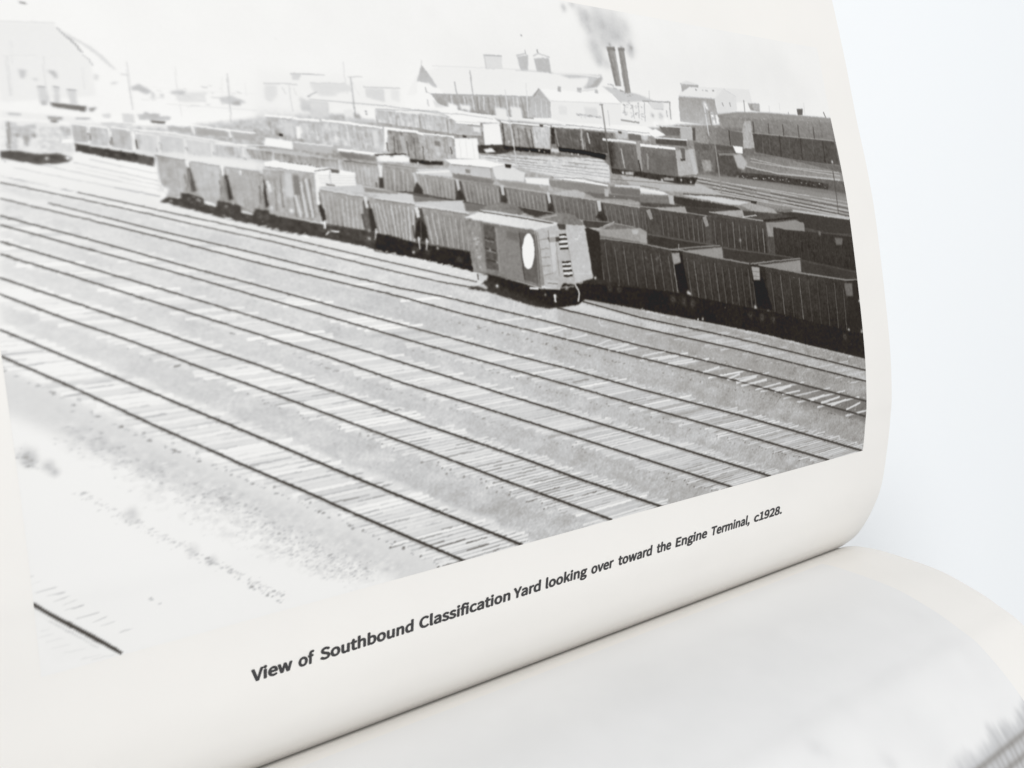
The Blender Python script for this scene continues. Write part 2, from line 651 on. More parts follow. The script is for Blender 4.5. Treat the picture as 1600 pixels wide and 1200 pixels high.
def sample(P, us, ss):
    x = np.clip((us - P.u0) * P.R - .5, 0, P.w - 1.001)
    y = np.clip((P.v1 - ss) * P.R - .5, 0, P.h - 1.001)
    xi, yi = x.astype(int), y.astype(int)
    fx, fy = (x - xi)[None, :], (y - yi)[:, None]
    I = P.img
    r = I[yi][:, xi] * (1 - fx) + I[yi][:, xi + 1] * fx
    r2 = I[yi + 1][:, xi] * (1 - fx) + I[yi + 1][:, xi + 1] * fx
    return r * (1 - fy) + r2 * fy


# ------------------------------------------------------------------ the printed photograph: a rail yard
P = Plate(-265.0, -15.4, 50.72, 186.88, 9.0, 233.0)

# sky tint towards the right
P.img += 2.0
P.poly('-164.71,172.21 -33.06,181.65 -25.80,160.92 -88.35,164.47 -166.28,164.33', 231, soft=45)
P.poly('-64.13,182.30 -35.82,183.47 -33.52,168.90 -62.01,168.59', 229, soft=34)
P.grain('-257.21,170.24 -1.77,201.06 -11.97,159.57 -260.22,147.12', .9, 9)

# ---- ground tones
P.poly('-261.01,140.95 -249.10,140.89 -234.67,134.20 -12.24,81.74 -9.28,43.75 -181.67,47.98 -224.15,50.69 -266.90,92.30', 233, t2=182, ax=0, soft=14)
P.poly('-41.80,64.21 -12.94,64.55 -10.31,48.51 -65.99,49.61', 205, a=.55, soft=14)
# foreground: bright ground running out into bare paper
P.poly('-266.28,97.55 -254.89,94.95 -181.67,47.98 -239.60,44.52 -271.07,52.52', 236, soft=10)
P.poly('-265.40,104.92 -241.72,88.48 -214.99,70.09 -181.69,49.56 -195.01,50.67 -227.94,72.69 -247.69,84.78 -266.28,97.55', 212, a=.85, soft=9)
P.poly('-266.77,93.35 -237.50,74.62 -204.33,50.90 -204.40,41.99 -271.27,50.21', 239, soft=16)

# ---- rails far left, beyond the first row of cars
for st in ('-259.47,138.02,0.17 -235.95,133.34,0.24', '-255.48,138.71,0.15 -235.78,134.55,0.21', '-249.84,139.25,0.16 -235.77,136.23,0.19', '-247.14,139.92,0.15 -235.81,137.56,0.18', '-261.57,136.53,0.17 -249.03,133.64,0.20', '-249.65,138.33,0.14 -235.66,135.39,0.14'):
    P.line(st, 150, a=.8, brk=.4)
P.poly('-249.90,141.09 -235.63,138.77 -235.90,133.70 -261.39,137.96 -261.31,138.63 -250.42,138.77', 236, a=.45, soft=4)

# ---- rails of the near tracks (lower rail, upper rail), front to back
R1L, R1U = '-265.23,106.40,0.36 -254.33,99.57,0.39 -242.26,91.50,0.43 -224.62,80.25,0.52 -211.32,72.01,0.60 -207.96,69.75,0.62 -190.86,59.04,0.70 -176.97,50.43,0.77', '-264.71,110.74,0.34 -257.51,106.56,0.36 -249.87,102.12,0.38 -238.04,95.18,0.42 -223.85,86.90,0.50 -205.62,76.18,0.57 -191.35,68.03,0.64 -180.45,61.86,0.69 -159.60,50.14,0.80'
R2L, R2U = '-264.01,116.59,0.31 -254.37,111.73,0.33 -244.93,107.38,0.34 -234.27,101.92,0.37 -222.67,96.26,0.40 -203.72,86.74,0.46 -182.91,76.40,0.55 -163.57,66.67,0.63 -149.39,59.81,0.68 -130.89,50.72,0.77', '-263.67,119.36,0.29 -255.39,115.68,0.31 -242.93,110.12,0.33 -232.08,105.09,0.36 -222.09,100.71,0.39 -202.65,91.68,0.45 -185.80,83.68,0.51 -163.07,73.49,0.60 -142.18,63.75,0.67 -111.74,50.33,0.80'
R3L, R3U = '-263.20,123.32,0.26 -251.45,118.73,0.28 -236.94,112.89,0.31 -221.31,106.66,0.34 -205.85,100.28,0.38 -189.89,93.32,0.41 -162.21,82.34,0.50 -151.00,77.85,0.53 -121.31,65.90,0.62 -82.80,50.55,0.75', '-262.94,125.46,0.25 -248.47,120.08,0.27 -234.92,115.04,0.30 -220.89,109.77,0.32 -202.62,102.78,0.37 -185.00,96.02,0.41 -161.65,86.97,0.48 -146.59,81.34,0.52 -121.00,71.67,0.59 -95.99,62.25,0.68 -64.90,50.64,0.78'
R4L, R4U = '-262.60,128.26,0.24 -249.56,123.86,0.25 -235.86,119.38,0.27 -220.32,114.01,0.30 -206.75,109.32,0.33 -183.46,101.11,0.38 -160.77,93.38,0.42 -146.71,88.63,0.47 -120.36,79.58,0.54 -82.34,66.87,0.65 -34.79,50.62,0.83', '-262.41,129.78,0.22 -248.03,125.20,0.25 -230.55,119.42,0.28 -220.03,116.13,0.29 -202.99,110.54,0.33 -181.45,103.64,0.37 -160.27,96.82,0.42 -145.17,92.25,0.46 -119.88,83.93,0.52 -79.29,71.33,0.65 -16.17,50.83,0.86'
R5L, R5U = '-262.05,132.71,0.20 -247.58,128.73,0.23 -234.19,124.95,0.25 -219.43,120.52,0.28 -189.11,112.32,0.35 -172.39,107.17,0.39 -151.86,101.47,0.43 -118.75,92.10,0.51 -79.92,81.52,0.63 -14.93,62.39,0.84', '-254.86,132.00,0.20 -237.70,127.14,0.22 -219.18,122.28,0.26 -208.85,119.40,0.29 -188.84,114.11,0.33 -177.76,111.56,0.36 -149.48,104.09,0.42 -118.27,95.28,0.49 -73.88,83.68,0.62 -15.32,67.67,0.79'
R6L, R6U = '-261.71,135.43,0.19 -250.18,132.83,0.21 -241.90,130.93,0.23 -230.81,128.17,0.24 -218.76,125.30,0.26 -216.22,124.75,0.27 -188.35,117.43,0.33 -177.77,114.87,0.34 -166.23,112.57,0.38', '-250.03,133.97,0.19 -234.63,130.35,0.21 -218.57,126.69,0.24 -188.08,119.24,0.30 -171.18,115.16,0.34 -167.74,114.42,0.35'
R7L, R7U = '-144.99,106.93,0.42 -117.53,99.97,0.47 -80.06,91.02,0.55 -15.10,74.31,0.72', '-136.46,108.02,0.42 -117.10,102.65,0.46 -82.29,94.73,0.51 -14.86,77.93,0.66'
# worn earth between them
P.strip(R6L, R5U, .14, .92, 216, 182)
P.strip(R7L, R5U, .04, .94, 176, 150)
P.strip(R5L, R4U, .1, .92, 216, 156)
P.strip(R4L, R3U, .1, .88, 216, 168)
P.strip(R3L, R2U, .09, .84, 215, 172)
P.strip(R2L, R1U, .09, .78, 213, 181)
P.strip(R7U, '-127.78,107.68 -14.49,81.96', .02, .98, 168, 152)
# sleepers and rails
P.track(R6L, R6U, (.8, 6), (232, 214), (200, 150), (.1, .4), (1.2, 1.3), rail=96)
P.track(R7L, R7U, (.5, 14), (190, 178), (150, 120), (.3, .5), (1.9, 2.0), rail=74, u_from=-110)
P.bed(R5L, R5U, 215, 104, -180)
P.track(R5L, R5U, (.14, 16), (232, 205), (205, 96), (.06, .55), (1.8, 2.4), ext=.26, rail=76)
P.bed(R4L, R4U, 231, 160, -265)
P.track(R4L, R4U, (.93, 13), (231, 198), (200, 92), (.15, .95), (1.7, 1.8), ext=.34, rail=70)
P.bed(R3L, R3U, 232, 166, -265)
P.track(R3L, R3U, (.95, 12), (232, 202), (200, 94), (.2, .95), (1.5, 1.6), ext=.36, rail=66)
P.bed(R2L, R2U, 234, 178, -265)
P.track(R2L, R2U, (.95, 10), (235, 209), (195, 92), (.3, .95), (1.35, 1.5), ext=.33, rail=64)
P.bed(R1L, R1U, 236, 192, -265)
P.track(R1L, R1U, (.95, 8), (237, 218), (180, 88), (.38, .95), (1.3, 1.5), ext=.28, lone=.06, rail=60)
# rough strip of ballast ends along each near track
P.dots('-265.50,104.08 -260.17,100.80 -253.75,95.92 -242.83,88.65 -224.91,77.53 -212.25,69.54 -197.98,60.22 -181.70,49.87', 130, .16, 95, .75, .12, 1.5)
P.dots('-222.91,94.41 -202.16,83.83 -181.05,72.76 -153.85,59.22 -136.72,50.58', 60, .14, 110, .7, .25, 1.5)
P.dots('-221.49,105.29 -200.66,95.48 -179.56,86.84 -151.28,74.75 -121.23,62.39 -92.47,51.62', 110, .14, 100, .75, .2, 1.5)
P.dots('-199.45,104.39 -174.80,96.58 -147.06,85.99 -120.60,76.90 -82.25,63.25 -47.06,52.07', 110, .15, 95, .8, .2, 1.6)
P.dots('-178.50,106.57 -152.23,99.02 -119.15,89.43 -80.21,78.57 -14.61,60.37', 150, .16, 80, .8, .25, 1.6)
P.dots('-176.61,107.89 -140.03,98.78 -106.99,89.41 -15.14,63.74', 70, .2, 225, .8, .35, 2)
P.dots('-167.71,108.79 -139.55,101.95 -106.42,93.20 -15.31,68.75', 80, .18, 226, .75, .2, 1.6)
P.dots('-145.22,105.53 -117.74,98.63 -66.13,85.94 -15.19,72.39', 90, .16, 210, .6, .5, 1.6)
P.dots('-187.93,120.21 -171.87,116.36 -167.65,115.01', 40, .2, 232, .7, .25, 1.6)
P.dots('-234.58,99.44 -196.51,80.25 -143.46,55.44', 60, .22, 228, .5, 1.0, 2.5)
# white sleeper ends above each upper rail
for st in ('-194.66,95.10 -161.50,88.16 -120.90,73.19 -69.53,53.10', '-206.55,95.07 -180.05,82.88 -151.66,69.76 -115.95,53.39', '-235.15,94.94 -208.46,79.47 -163.58,53.83', '-177.28,103.32 -141.03,92.15 -95.49,77.49 -22.89,55.01'):
    P.dots(st, 90, .22, 232, .8, .3, 2.2)

# long bright sleepers of the track behind the loose box car
for st in ('-151.89,101.32,0.46 -145.32,102.22,0.39', '-148.79,100.76,0.47 -142.72,101.71,0.47', '-143.36,98.90,0.39 -136.08,99.58,0.40', '-133.93,96.65,0.40 -128.23,97.80,0.33', '-129.76,95.13,0.57 -122.36,95.97,0.58', '-127.15,94.56,0.49 -119.27,94.86,0.50', '-117.74,92.52,0.42 -108.96,92.91,0.43', '-112.20,90.96,0.51 -104.20,91.24,0.52', '-108.47,89.56,0.60 -98.75,89.84,0.53', '-95.13,85.72,0.54 -87.98,86.61,0.54', '-85.16,82.65,0.73 -79.39,83.69,0.56', '-81.37,81.31,0.92 -72.00,82.15,0.75', '-79.21,80.13,0.56 -67.36,80.70,0.76', '-72.97,78.28,0.47 -60.76,79.00,0.48', '-64.05,76.66,0.77 -55.83,77.66,0.78', '-60.42,75.45,0.48 -51.48,75.57,0.49', '-46.44,71.76,0.80 -38.96,72.67,0.61', '-41.11,70.28,0.81 -30.65,71.05,0.62', '-35.65,68.76,0.51 -27.11,69.77,0.62', '-27.16,66.41,0.63 -19.08,67.71,0.64'):
    P.line(st, 218, a=.95)

# ---- foreground rubble, bank and the rail in the corner
P.grain('-257.74,96.44 -236.61,82.91 -212.36,68.23 -191.78,52.86 -204.33,50.90 -223.66,61.41 -243.15,75.75 -257.54,89.78', 9, .8, 10, 1.6, -3)
P.grain('-257.02,94.13 -233.50,78.72 -204.20,56.66 -198.17,51.49 -213.00,55.32 -234.46,69.07', 7, .35, 8, 1.0, -3)
P.dots('-257.21,92.50 -244.53,83.66 -233.87,75.12 -222.11,65.70 -204.29,53.08', 420, .15, 140, .6, 1.7, 1.4)
P.dots('-233.62,77.52 -216.84,63.84 -199.73,51.90', 300, .15, 130, .6, 1.0, 1.4)
P.dots('-242.13,85.02 -225.32,73.44 -204.13,58.78 -191.79,51.35', 200, .16, 236, .6, .8, 1.6)
P.dots('-222.24,63.75 -215.64,59.45 -204.29,53.08', 60, .14, 118, .5, .5, 1.6)
P.dots('-256.44,81.79 -249.69,76.48 -244.12,71.79 -238.20,67.44 -231.93,62.14 -221.35,54.06', 240, .18, 150, .6, .5, 1.2)
P.puff('-263.46,89.40,1.50 -262.81,88.43,1.08 -260.33,87.14,1.09 -259.49,85.89,0.87', 175, .6)
P.puff('-248.10,76.16,1.60 -238.20,67.44,1.43 -234.84,64.79,1.21', 190, .45)
P.dots('-264.50,90.32 -263.12,88.26 -262.24,87.46', 24, .2, 120, .6, .5)
P.dots('-237.17,65.72 -232.51,62.81 -229.21,59.09 -221.13,52.89', 34, .26, 105, .7, .35)
P.dots('-249.17,62.65 -244.86,58.87 -244.64,58.69', 3, .3, 130, .8)
for st in ('-265.24,69.01,0.13 -264.43,69.07,0.07', '-265.22,67.70,0.07 -263.58,67.85,0.07', '-264.74,66.08,0.09 -261.28,66.25,0.15', '-263.04,65.07,0.07 -260.22,65.09,0.15', '-262.00,63.83,0.09 -259.47,64.12,0.15', '-260.76,62.70,0.07 -258.53,63.19,0.11', '-260.50,61.76,0.07 -257.36,61.91,0.22', '-258.63,59.72,0.11 -254.98,59.88,0.15', '-256.33,58.25,0.08 -253.83,58.75,0.15', '-255.01,57.26,0.08 -252.50,57.47,0.11', '-251.95,55.13,0.11 -249.75,55.30,0.15', '-264.64,58.00,0.07 -262.49,58.07,0.06', '-264.39,59.02,0.07 -262.73,59.12,0.05', '-263.75,56.87,0.07 -260.92,56.80,0.06', '-263.04,55.46,0.07 -260.02,55.33,0.06', '-261.14,54.07,0.07 -257.73,53.81,0.06', '-258.56,52.02,0.08 -255.42,51.84,0.06', '-256.86,51.38,0.08 -252.96,51.13,0.08'):
    P.line(st, 150, a=.8)
P.poly('-265.05,62.73 -252.21,51.44 -251.70,50.90 -260.33,51.36 -264.34,51.87', 226, a=.35, soft=9)
P.line('-264.89,62.68,0.14 -262.94,60.56,0.15 -260.78,58.43,0.18 -258.57,56.30,0.15 -255.66,53.32,0.11', 165, a=.7, brk=.3)
P.line('-265.22,64.40,0.47 -261.61,60.57,0.55 -258.14,57.33,0.60 -254.89,54.16,0.57 -251.87,51.04,0.54', 70, a=.95)
P.line('-265.05,64.50,0.14 -261.57,60.95,0.18 -258.11,57.73,0.19 -254.86,54.56,0.15 -251.68,51.15,0.15', 105, a=.6)
P.line('-264.97,63.64,0.18 -260.70,59.36,0.18 -254.93,53.67,0.19', 120, a=.6)

# crowded ground of the yard behind the front row
P.poly('-249.16,146.47 -232.86,146.49 -212.23,150.10 -185.44,152.78 -161.43,153.52 -116.39,152.49 -90.79,155.83 -65.31,157.40 -11.97,159.57 -11.18,109.57 -116.65,105.34 -168.17,117.40 -204.69,128.66 -235.83,134.19 -235.44,140.85 -249.69,142.60', 208, t2=112, ax=0, soft=3, rough=11)

# ---- buildings on the skyline, left
P.poly('-259.00,163.82 -249.29,164.87 -248.86,163.51 -244.38,157.80 -244.40,151.77 -259.92,149.38', 227, soft=2)
P.line('-258.50,164.00,0.15 -249.29,164.87,0.14', 205, a=.8)
P.poly('-249.12,164.07 -247.55,163.14 -244.12,161.15 -242.18,159.55 -240.08,157.02 -240.88,157.25 -243.24,159.74 -245.66,161.57 -247.15,162.29', 208, soft=1.5)
P.line('-249.12,164.07,0.17 -247.19,161.99,0.34 -245.52,159.79,0.29', 150, a=.85)
P.line('-245.58,159.33,0.17 -244.74,158.67,0.23 -244.10,157.53,0.23', 170, a=.8)
P.line('-254.56,167.91,0.33 -253.58,167.85,0.39', 130, a=.8)
P.line('-258.82,157.79,0.14 -253.07,158.51,0.14', 215, a=.6)
for st in ('-257.85,157.84,0.27 -258.12,150.66,0.38', '-252.06,158.47,0.20 -252.46,152.87,0.20', '-245.91,157.04,0.14 -246.12,152.83,0.14', '-256.85,160.83,0.11 -257.18,156.47,0.11'):
    P.line(st, 206, a=.7)
P.line('-238.13,158.91,0.15 -238.24,156.28,0.24 -238.42,149.51,0.21', 190, a=.8)
P.line('-229.47,158.71,0.12 -229.70,153.92,0.18', 205, a=.7)
P.line('-219.33,158.42,0.22 -219.73,153.78,0.28 -220.34,147.55,0.19', 185, a=.8)
P.line('-220.57,157.65,0.13 -221.08,153.67,0.13', 215, a=.7)
P.line('-229.59,151.40,0.15 -229.74,148.56,0.15', 210, a=.7)
P.line('-216.05,156.74,0.13 -216.19,154.07,0.13', 215, a=.7)
for st, t in (('-256.33,155.55 -255.10,155.53 -255.67,154.02 -256.17,153.98', 185), ('-251.66,155.87 -250.38,155.85 -250.31,154.53 -250.70,154.49', 175), ('-238.03,153.98 -236.50,154.74 -234.93,153.79 -234.45,153.21 -235.66,152.79 -236.98,153.46 -237.98,153.37', 178), ('-241.57,154.43 -240.27,154.86 -240.45,154.54 -241.34,154.15', 190), ('-234.59,153.19 -234.01,153.24 -234.20,151.98 -234.62,152.10', 190), ('-244.19,156.01 -243.41,155.78 -243.71,154.69 -244.23,154.80', 205), ('-230.44,153.54 -224.43,154.21 -224.62,152.10 -229.69,151.71', 214), ('-221.77,153.29 -219.14,153.83 -216.42,152.73 -218.50,151.91 -219.75,152.14 -221.62,152.33', 190), ('-219.37,152.50 -217.68,152.96 -217.85,151.96 -219.45,152.00', 165), ('-254.30,154.10 -253.54,154.17 -253.58,153.87 -254.34,153.80', 180), ('-230.99,153.81 -228.09,154.22 -228.22,153.41 -230.93,153.25', 185), ('-233.03,153.01 -232.42,153.12 -232.59,152.42 -232.96,152.52', 185)):
    P.poly(st, t, a=.85, soft=1.5)
P.line('-232.14,151.20,0.12 -214.71,151.20,0.13', 212, a=.8)
P.line('-237.15,154.22,0.09 -214.13,154.58,0.10', 222, a=.7)
P.dots('-238.76,152.85 -227.05,153.19 -214.42,152.88', 40, .3, 200, .6, 1.2, 1.6)
# string of cars far left
for st in ('-253.86,152.74 -252.48,152.72 -252.09,149.98 -253.75,149.86', '-251.30,152.97 -250.29,152.82 -250.54,150.10 -251.45,150.03', '-249.09,152.57 -247.61,152.55 -247.83,150.02 -248.89,149.94'):
    P.poly(st, 205, soft=1)
    P.line(' '.join(st.split()[:2]), 170, w=.25)
P.poly('-252.09,149.98 -246.30,149.69 -246.58,148.63 -252.06,149.26', 108, soft=1)
P.poly('-253.73,150.00 -252.67,150.37 -252.66,149.51 -253.45,149.30', 180, soft=1)
P.poly('-245.94,149.42 -244.57,149.67 -245.06,149.04 -245.91,148.68', 150, soft=1)
# strip of roofs
for st, t in (('-260.11,147.97 -252.77,147.77 -246.08,147.49 -245.09,146.96 -249.10,146.56 -260.27,146.70', 226), ('-259.07,147.62 -257.01,147.62 -257.06,147.28 -259.00,147.26', 175), ('-253.07,147.46 -250.41,147.35 -250.74,146.83 -252.90,146.81', 165), ('-252.53,146.72 -251.38,146.79 -251.57,146.32 -252.46,146.32', 140), ('-248.45,147.48 -245.80,147.56 -246.11,147.25 -248.49,147.15', 170), ('-236.49,149.19 -233.62,149.17 -234.04,148.27 -236.93,148.15', 170), ('-243.81,148.38 -242.41,148.68 -242.55,147.72 -243.65,147.65', 205), ('-240.48,148.76 -238.25,148.76 -238.50,147.07 -240.44,147.10', 205), ('-237.68,148.80 -231.64,148.74 -232.04,148.03 -237.56,147.74', 185), ('-235.55,147.81 -232.82,147.74 -233.04,147.26 -235.48,147.32', 110), ('-244.57,146.84 -238.80,146.90 -239.13,146.58 -244.09,146.43', 200), ('-232.79,146.96 -228.06,146.78 -228.21,145.83 -232.36,145.97', 188), ('-227.28,146.98 -221.33,146.37 -221.49,145.40 -227.35,145.56', 184), ('-220.34,146.59 -215.58,146.04 -215.77,144.88 -220.27,145.04', 186)):
    P.poly(st, t, a=.9, soft=1)
P.line('-239.15,146.43,0.23 -233.99,146.74,0.18 -232.79,146.96,0.12', 215)
P.line('-233.01,147.41,0.30 -227.68,147.27,0.31 -220.64,146.73,0.31 -215.52,146.37,0.32', 240, a=.9)
P.line('-238.96,145.83,0.29 -232.41,145.59,0.30 -224.14,144.46,0.37 -216.01,143.40,0.38', 240, a=.9)
P.line('-227.99,147.25,0.31 -227.80,145.53,0.37', 238, a=.8)
P.line('-220.96,146.71,0.31 -220.87,145.27,0.37', 238, a=.8)

# pale box cars at the far left
P.poly('-260.34,146.13 -254.97,146.33 -248.92,145.99 -249.49,140.88 -250.50,140.11 -261.03,140.82', 224, soft=1)
for st, t in (('-259.17,145.93 -257.83,146.01 -258.36,141.07 -259.65,141.29', 203), ('-259.40,146.05 -259.03,146.08 -259.41,141.30 -259.78,141.29', 150), ('-258.17,145.29 -254.90,145.91 -255.26,143.75 -255.93,143.72 -256.46,142.56 -257.16,142.81 -257.54,143.63 -258.27,143.59', 196), ('-254.58,145.50 -249.50,145.52 -249.97,141.14 -255.03,141.21', 214), ('-251.15,145.71 -249.48,145.66 -249.70,144.05 -251.13,143.97', 198), ('-258.24,143.88 -257.75,143.90 -257.82,143.34 -258.31,143.31', 165), ('-257.17,143.65 -256.31,143.70 -256.55,141.85 -257.27,141.96', 178), ('-255.63,144.16 -255.13,144.19 -255.22,143.47 -255.65,143.45', 160)):
    P.poly(st, t, a=.85, soft=1)
P.grain('-260.36,145.99 -248.94,145.84 -249.58,141.16 -261.01,140.95', 8, .5, 2)
P.poly('-251.21,143.39 -249.27,143.43 -249.35,142.82 -251.29,142.76', 241)
P.poly('-261.03,140.82 -258.13,140.94 -255.25,140.50 -252.45,140.75 -251.21,140.52 -250.11,140.13 -250.34,139.40 -252.70,138.89 -255.73,138.70 -258.84,139.24 -261.17,139.70', 118, soft=1, rough=9)
P.puff('-254.03,139.89,0.33 -250.66,140.02,0.34', 240, .9)
P.line('-261.17,139.70,0.16 -260.32,138.91,0.16', 150, a=.6)

# first long row of hopper cars, left end
P.poly('-248.88,146.28 -244.13,146.13 -234.94,144.23 -216.31,141.59 -216.73,138.98 -223.06,139.42 -236.02,140.82 -249.14,142.48', 222, soft=2)
for st, t in (('-249.14,146.27 -246.80,146.11 -247.02,143.02 -249.27,143.06', 190), ('-246.40,146.14 -243.22,145.88 -243.52,142.45 -246.61,142.75', 196), ('-242.79,146.06 -239.31,145.75 -239.68,141.88 -243.05,142.33', 194), ('-238.77,145.24 -234.99,144.90 -235.21,141.46 -238.95,142.06', 198), ('-234.22,145.18 -230.03,144.73 -230.47,140.88 -234.53,141.19', 186), ('-229.37,144.57 -225.07,144.10 -225.29,141.08 -229.63,140.92', 192), ('-224.28,143.94 -219.11,143.35 -219.29,140.83 -224.46,141.27', 198), ('-218.17,143.14 -212.84,142.55 -213.14,140.73 -218.19,141.03', 184)):
    P.side(st, t, t + 6, rough=4)
    q = st.split()
    P.line(' '.join(q[:2]), 236, w=.28, a=.9)
for st in ('-246.67,146.12,0.29 -246.70,143.04,0.23', '-243.09,145.89,0.29 -243.15,142.62,0.29', '-239.15,145.52,0.41 -239.26,141.90,0.29', '-234.68,145.01,0.42 -234.77,141.48,0.36', '-229.75,144.65,0.42 -229.90,141.68,0.36', '-224.82,144.11,0.37 -224.93,141.41,0.37', '-218.80,143.27,0.44 -218.70,140.85,0.38'):
    P.line(st, 238, a=.9)
for st in ('-246.67,144.80,0.23 -246.59,143.48,0.23', '-243.05,144.26,0.23 -243.01,142.62,0.23', '-238.81,144.03,0.29 -238.65,142.23,0.26', '-234.51,143.63,0.36 -234.45,142.11,0.30', '-235.25,142.53,0.24 -235.16,141.77,0.24', '-229.86,142.93,0.36 -229.53,142.16,0.30', '-224.78,142.37,0.25 -224.66,141.58,0.25', '-218.79,141.33,0.38 -218.38,140.87,0.38', '-228.54,141.74,0.24 -228.31,141.28,0.24'):
    P.line(st, 105, a=.85)
P.poly('-249.11,142.69 -245.76,142.20 -243.13,141.79 -239.62,141.34 -235.81,140.68 -236.15,138.94 -239.59,139.55 -243.35,140.24 -245.97,140.73 -249.25,141.32', 104, soft=.8, rough=10)
P.dots('-248.43,141.94 -243.21,141.19 -237.82,140.15', 14, .2, 165, .6, .3)

# ---- middle distance: left-hand buildings
P.poly('-213.18,160.03 -206.43,159.68 -196.26,160.31 -180.13,159.06 -181.12,153.23 -214.77,150.86', 230, a=.8, soft=8)
P.line('-205.91,159.66,0.26 -201.79,159.99,0.27 -198.13,160.13,0.14', 185)
P.poly('-205.74,159.67 -203.62,159.67 -204.37,158.49 -205.69,158.37', 208, soft=1)
P.line('-212.20,157.03,0.29 -206.48,157.47,0.26 -204.73,157.49,0.20', 200)
P.poly('-212.07,156.77 -209.35,156.84 -209.75,154.60 -211.37,153.12 -212.45,153.71', 216, soft=2)
P.line('-206.63,157.60,0.20 -206.91,154.15,0.20 -206.88,151.42,0.16', 200, a=.8)
P.poly('-201.95,158.09 -193.59,158.60 -192.11,158.37 -192.36,157.09 -195.87,156.44 -196.39,155.69 -200.11,155.38 -201.68,156.65', 216, soft=2)
P.line('-201.95,158.09,0.20 -193.58,158.64,0.17', 205)
P.line('-189.45,158.25,0.24 -180.18,158.80,0.25', 195)
P.poly('-189.11,158.02 -184.33,158.29 -184.76,155.17 -189.13,155.92', 212, soft=1.5)
P.poly('-182.70,158.43 -180.45,158.48 -181.07,155.45 -182.98,156.05', 222, soft=2)
P.line('-203.07,154.97,0.33 -200.68,156.21,0.13', 165, a=.8)
P.line('-208.19,156.60,0.26 -207.78,155.10,0.26', 205, a=.8)
P.line('-205.76,156.64,0.26 -205.37,154.96,0.26', 212, a=.8)
P.poly('-204.89,154.65 -203.20,154.27 -198.53,154.11 -199.01,150.57 -202.09,150.54 -203.32,151.67 -205.05,151.89', 204, soft=2)
P.poly('-202.93,153.77 -198.57,153.93 -199.20,150.56 -202.46,150.52', 214, soft=2)
P.line('-193.21,163.63,0.21 -193.51,160.57,0.27 -193.66,156.27,0.21', 215, a=.9)
P.line('-192.11,160.35,0.34 -192.38,156.02,0.34 -192.71,150.99,0.34', 178, a=.85)
P.line('-192.90,160.20,0.21 -189.20,160.55,0.21', 200)
P.line('-192.22,159.80,0.14 -190.63,156.16,0.14', 215, a=.8)
# tanks
P.poly('-195.31,152.58 -193.14,153.10 -192.92,150.26 -195.14,150.47', 224, soft=1.5)
P.poly('-191.66,152.84 -189.16,153.82 -187.47,153.51 -187.88,150.40 -191.31,150.72', 234, soft=1)
P.poly('-195.04,151.01 -187.94,151.12 -187.92,150.22 -195.18,150.30', 205, soft=2)
P.puff('-189.99,152.75,0.22 -189.95,152.17,0.19', 120, .8)
# ---- engine house with its long roof, centre
P.poly('-168.81,164.84 -134.75,167.43 -117.08,167.85 -116.81,166.56 -123.19,163.60 -136.75,158.87 -141.64,159.95 -167.48,158.63 -172.74,158.38 -178.89,157.12 -175.32,162.31', 231, soft=1.5)
P.line('-170.52,164.98,0.15 -154.48,166.09,0.15 -134.80,167.22,0.16', 210, a=.8)
P.poly('-132.29,166.62 -117.08,167.85 -117.05,166.76 -119.58,164.56 -124.89,163.45 -122.82,165.15 -121.88,166.75 -128.70,165.90', 196, soft=2)
P.poly('-118.41,167.07 -116.82,167.00 -119.63,164.34 -124.33,163.50 -121.20,164.86', 172, soft=2)
P.line('-134.94,166.57,0.41 -126.21,167.20,0.41 -117.79,167.26,0.42', 222)
for st in ('-155.25,169.18 -149.67,169.59 -150.08,166.53 -155.24,165.81', ):
    P.poly(st, 217, soft=1)
P.line('-155.25,169.18,0.35 -149.67,169.59,0.35', 180)
P.line('-155.01,169.21,0.23 -155.00,165.84,0.23', 195)
P.line('-155.39,165.80,0.23 -150.10,166.40,0.16', 200, a=.6)
P.poly('-144.94,169.89 -141.26,170.70 -142.12,166.71 -144.43,166.48', 190, soft=1)
P.poly('-139.62,170.05 -134.55,170.72 -134.68,166.60 -139.31,166.77', 186, soft=1)
P.line('-145.15,170.07,0.36 -142.20,171.01,0.32 -141.30,170.49,0.28', 198)
P.line('-139.76,170.57,0.32 -138.02,171.47,0.36 -134.24,170.92,0.37', 198)
P.line('-141.98,172.06,0.20 -142.00,171.03,0.24', 160)
P.line('-137.99,172.59,0.28 -137.87,171.69,0.40', 150)
P.line('-146.21,166.30,0.16 -133.82,166.89,0.16', 190, a=.7)
# spire
P.poly('-173.40,164.95 -171.64,162.66 -170.17,159.93 -171.01,159.48 -172.25,160.70 -175.42,160.79', 178, t2=196, ax=1, soft=.6)
P.line('-173.17,166.11,0.15 -173.40,164.76,0.18', 190)
P.poly('-175.24,160.62 -170.30,159.73 -167.61,158.04 -167.17,154.98 -172.61,154.97 -176.24,155.83', 238, soft=2)
P.line('-173.41,159.65,0.29 -173.39,158.32,0.22', 150, a=.8)
P.line('-173.35,158.52,0.18 -171.95,158.06,0.15', 170, a=.7)
P.line('-173.50,156.80,0.36 -173.53,155.09,0.29', 200)
P.poly('-172.24,156.71 -168.84,156.40 -168.20,155.29 -171.74,155.03', 216, soft=2)

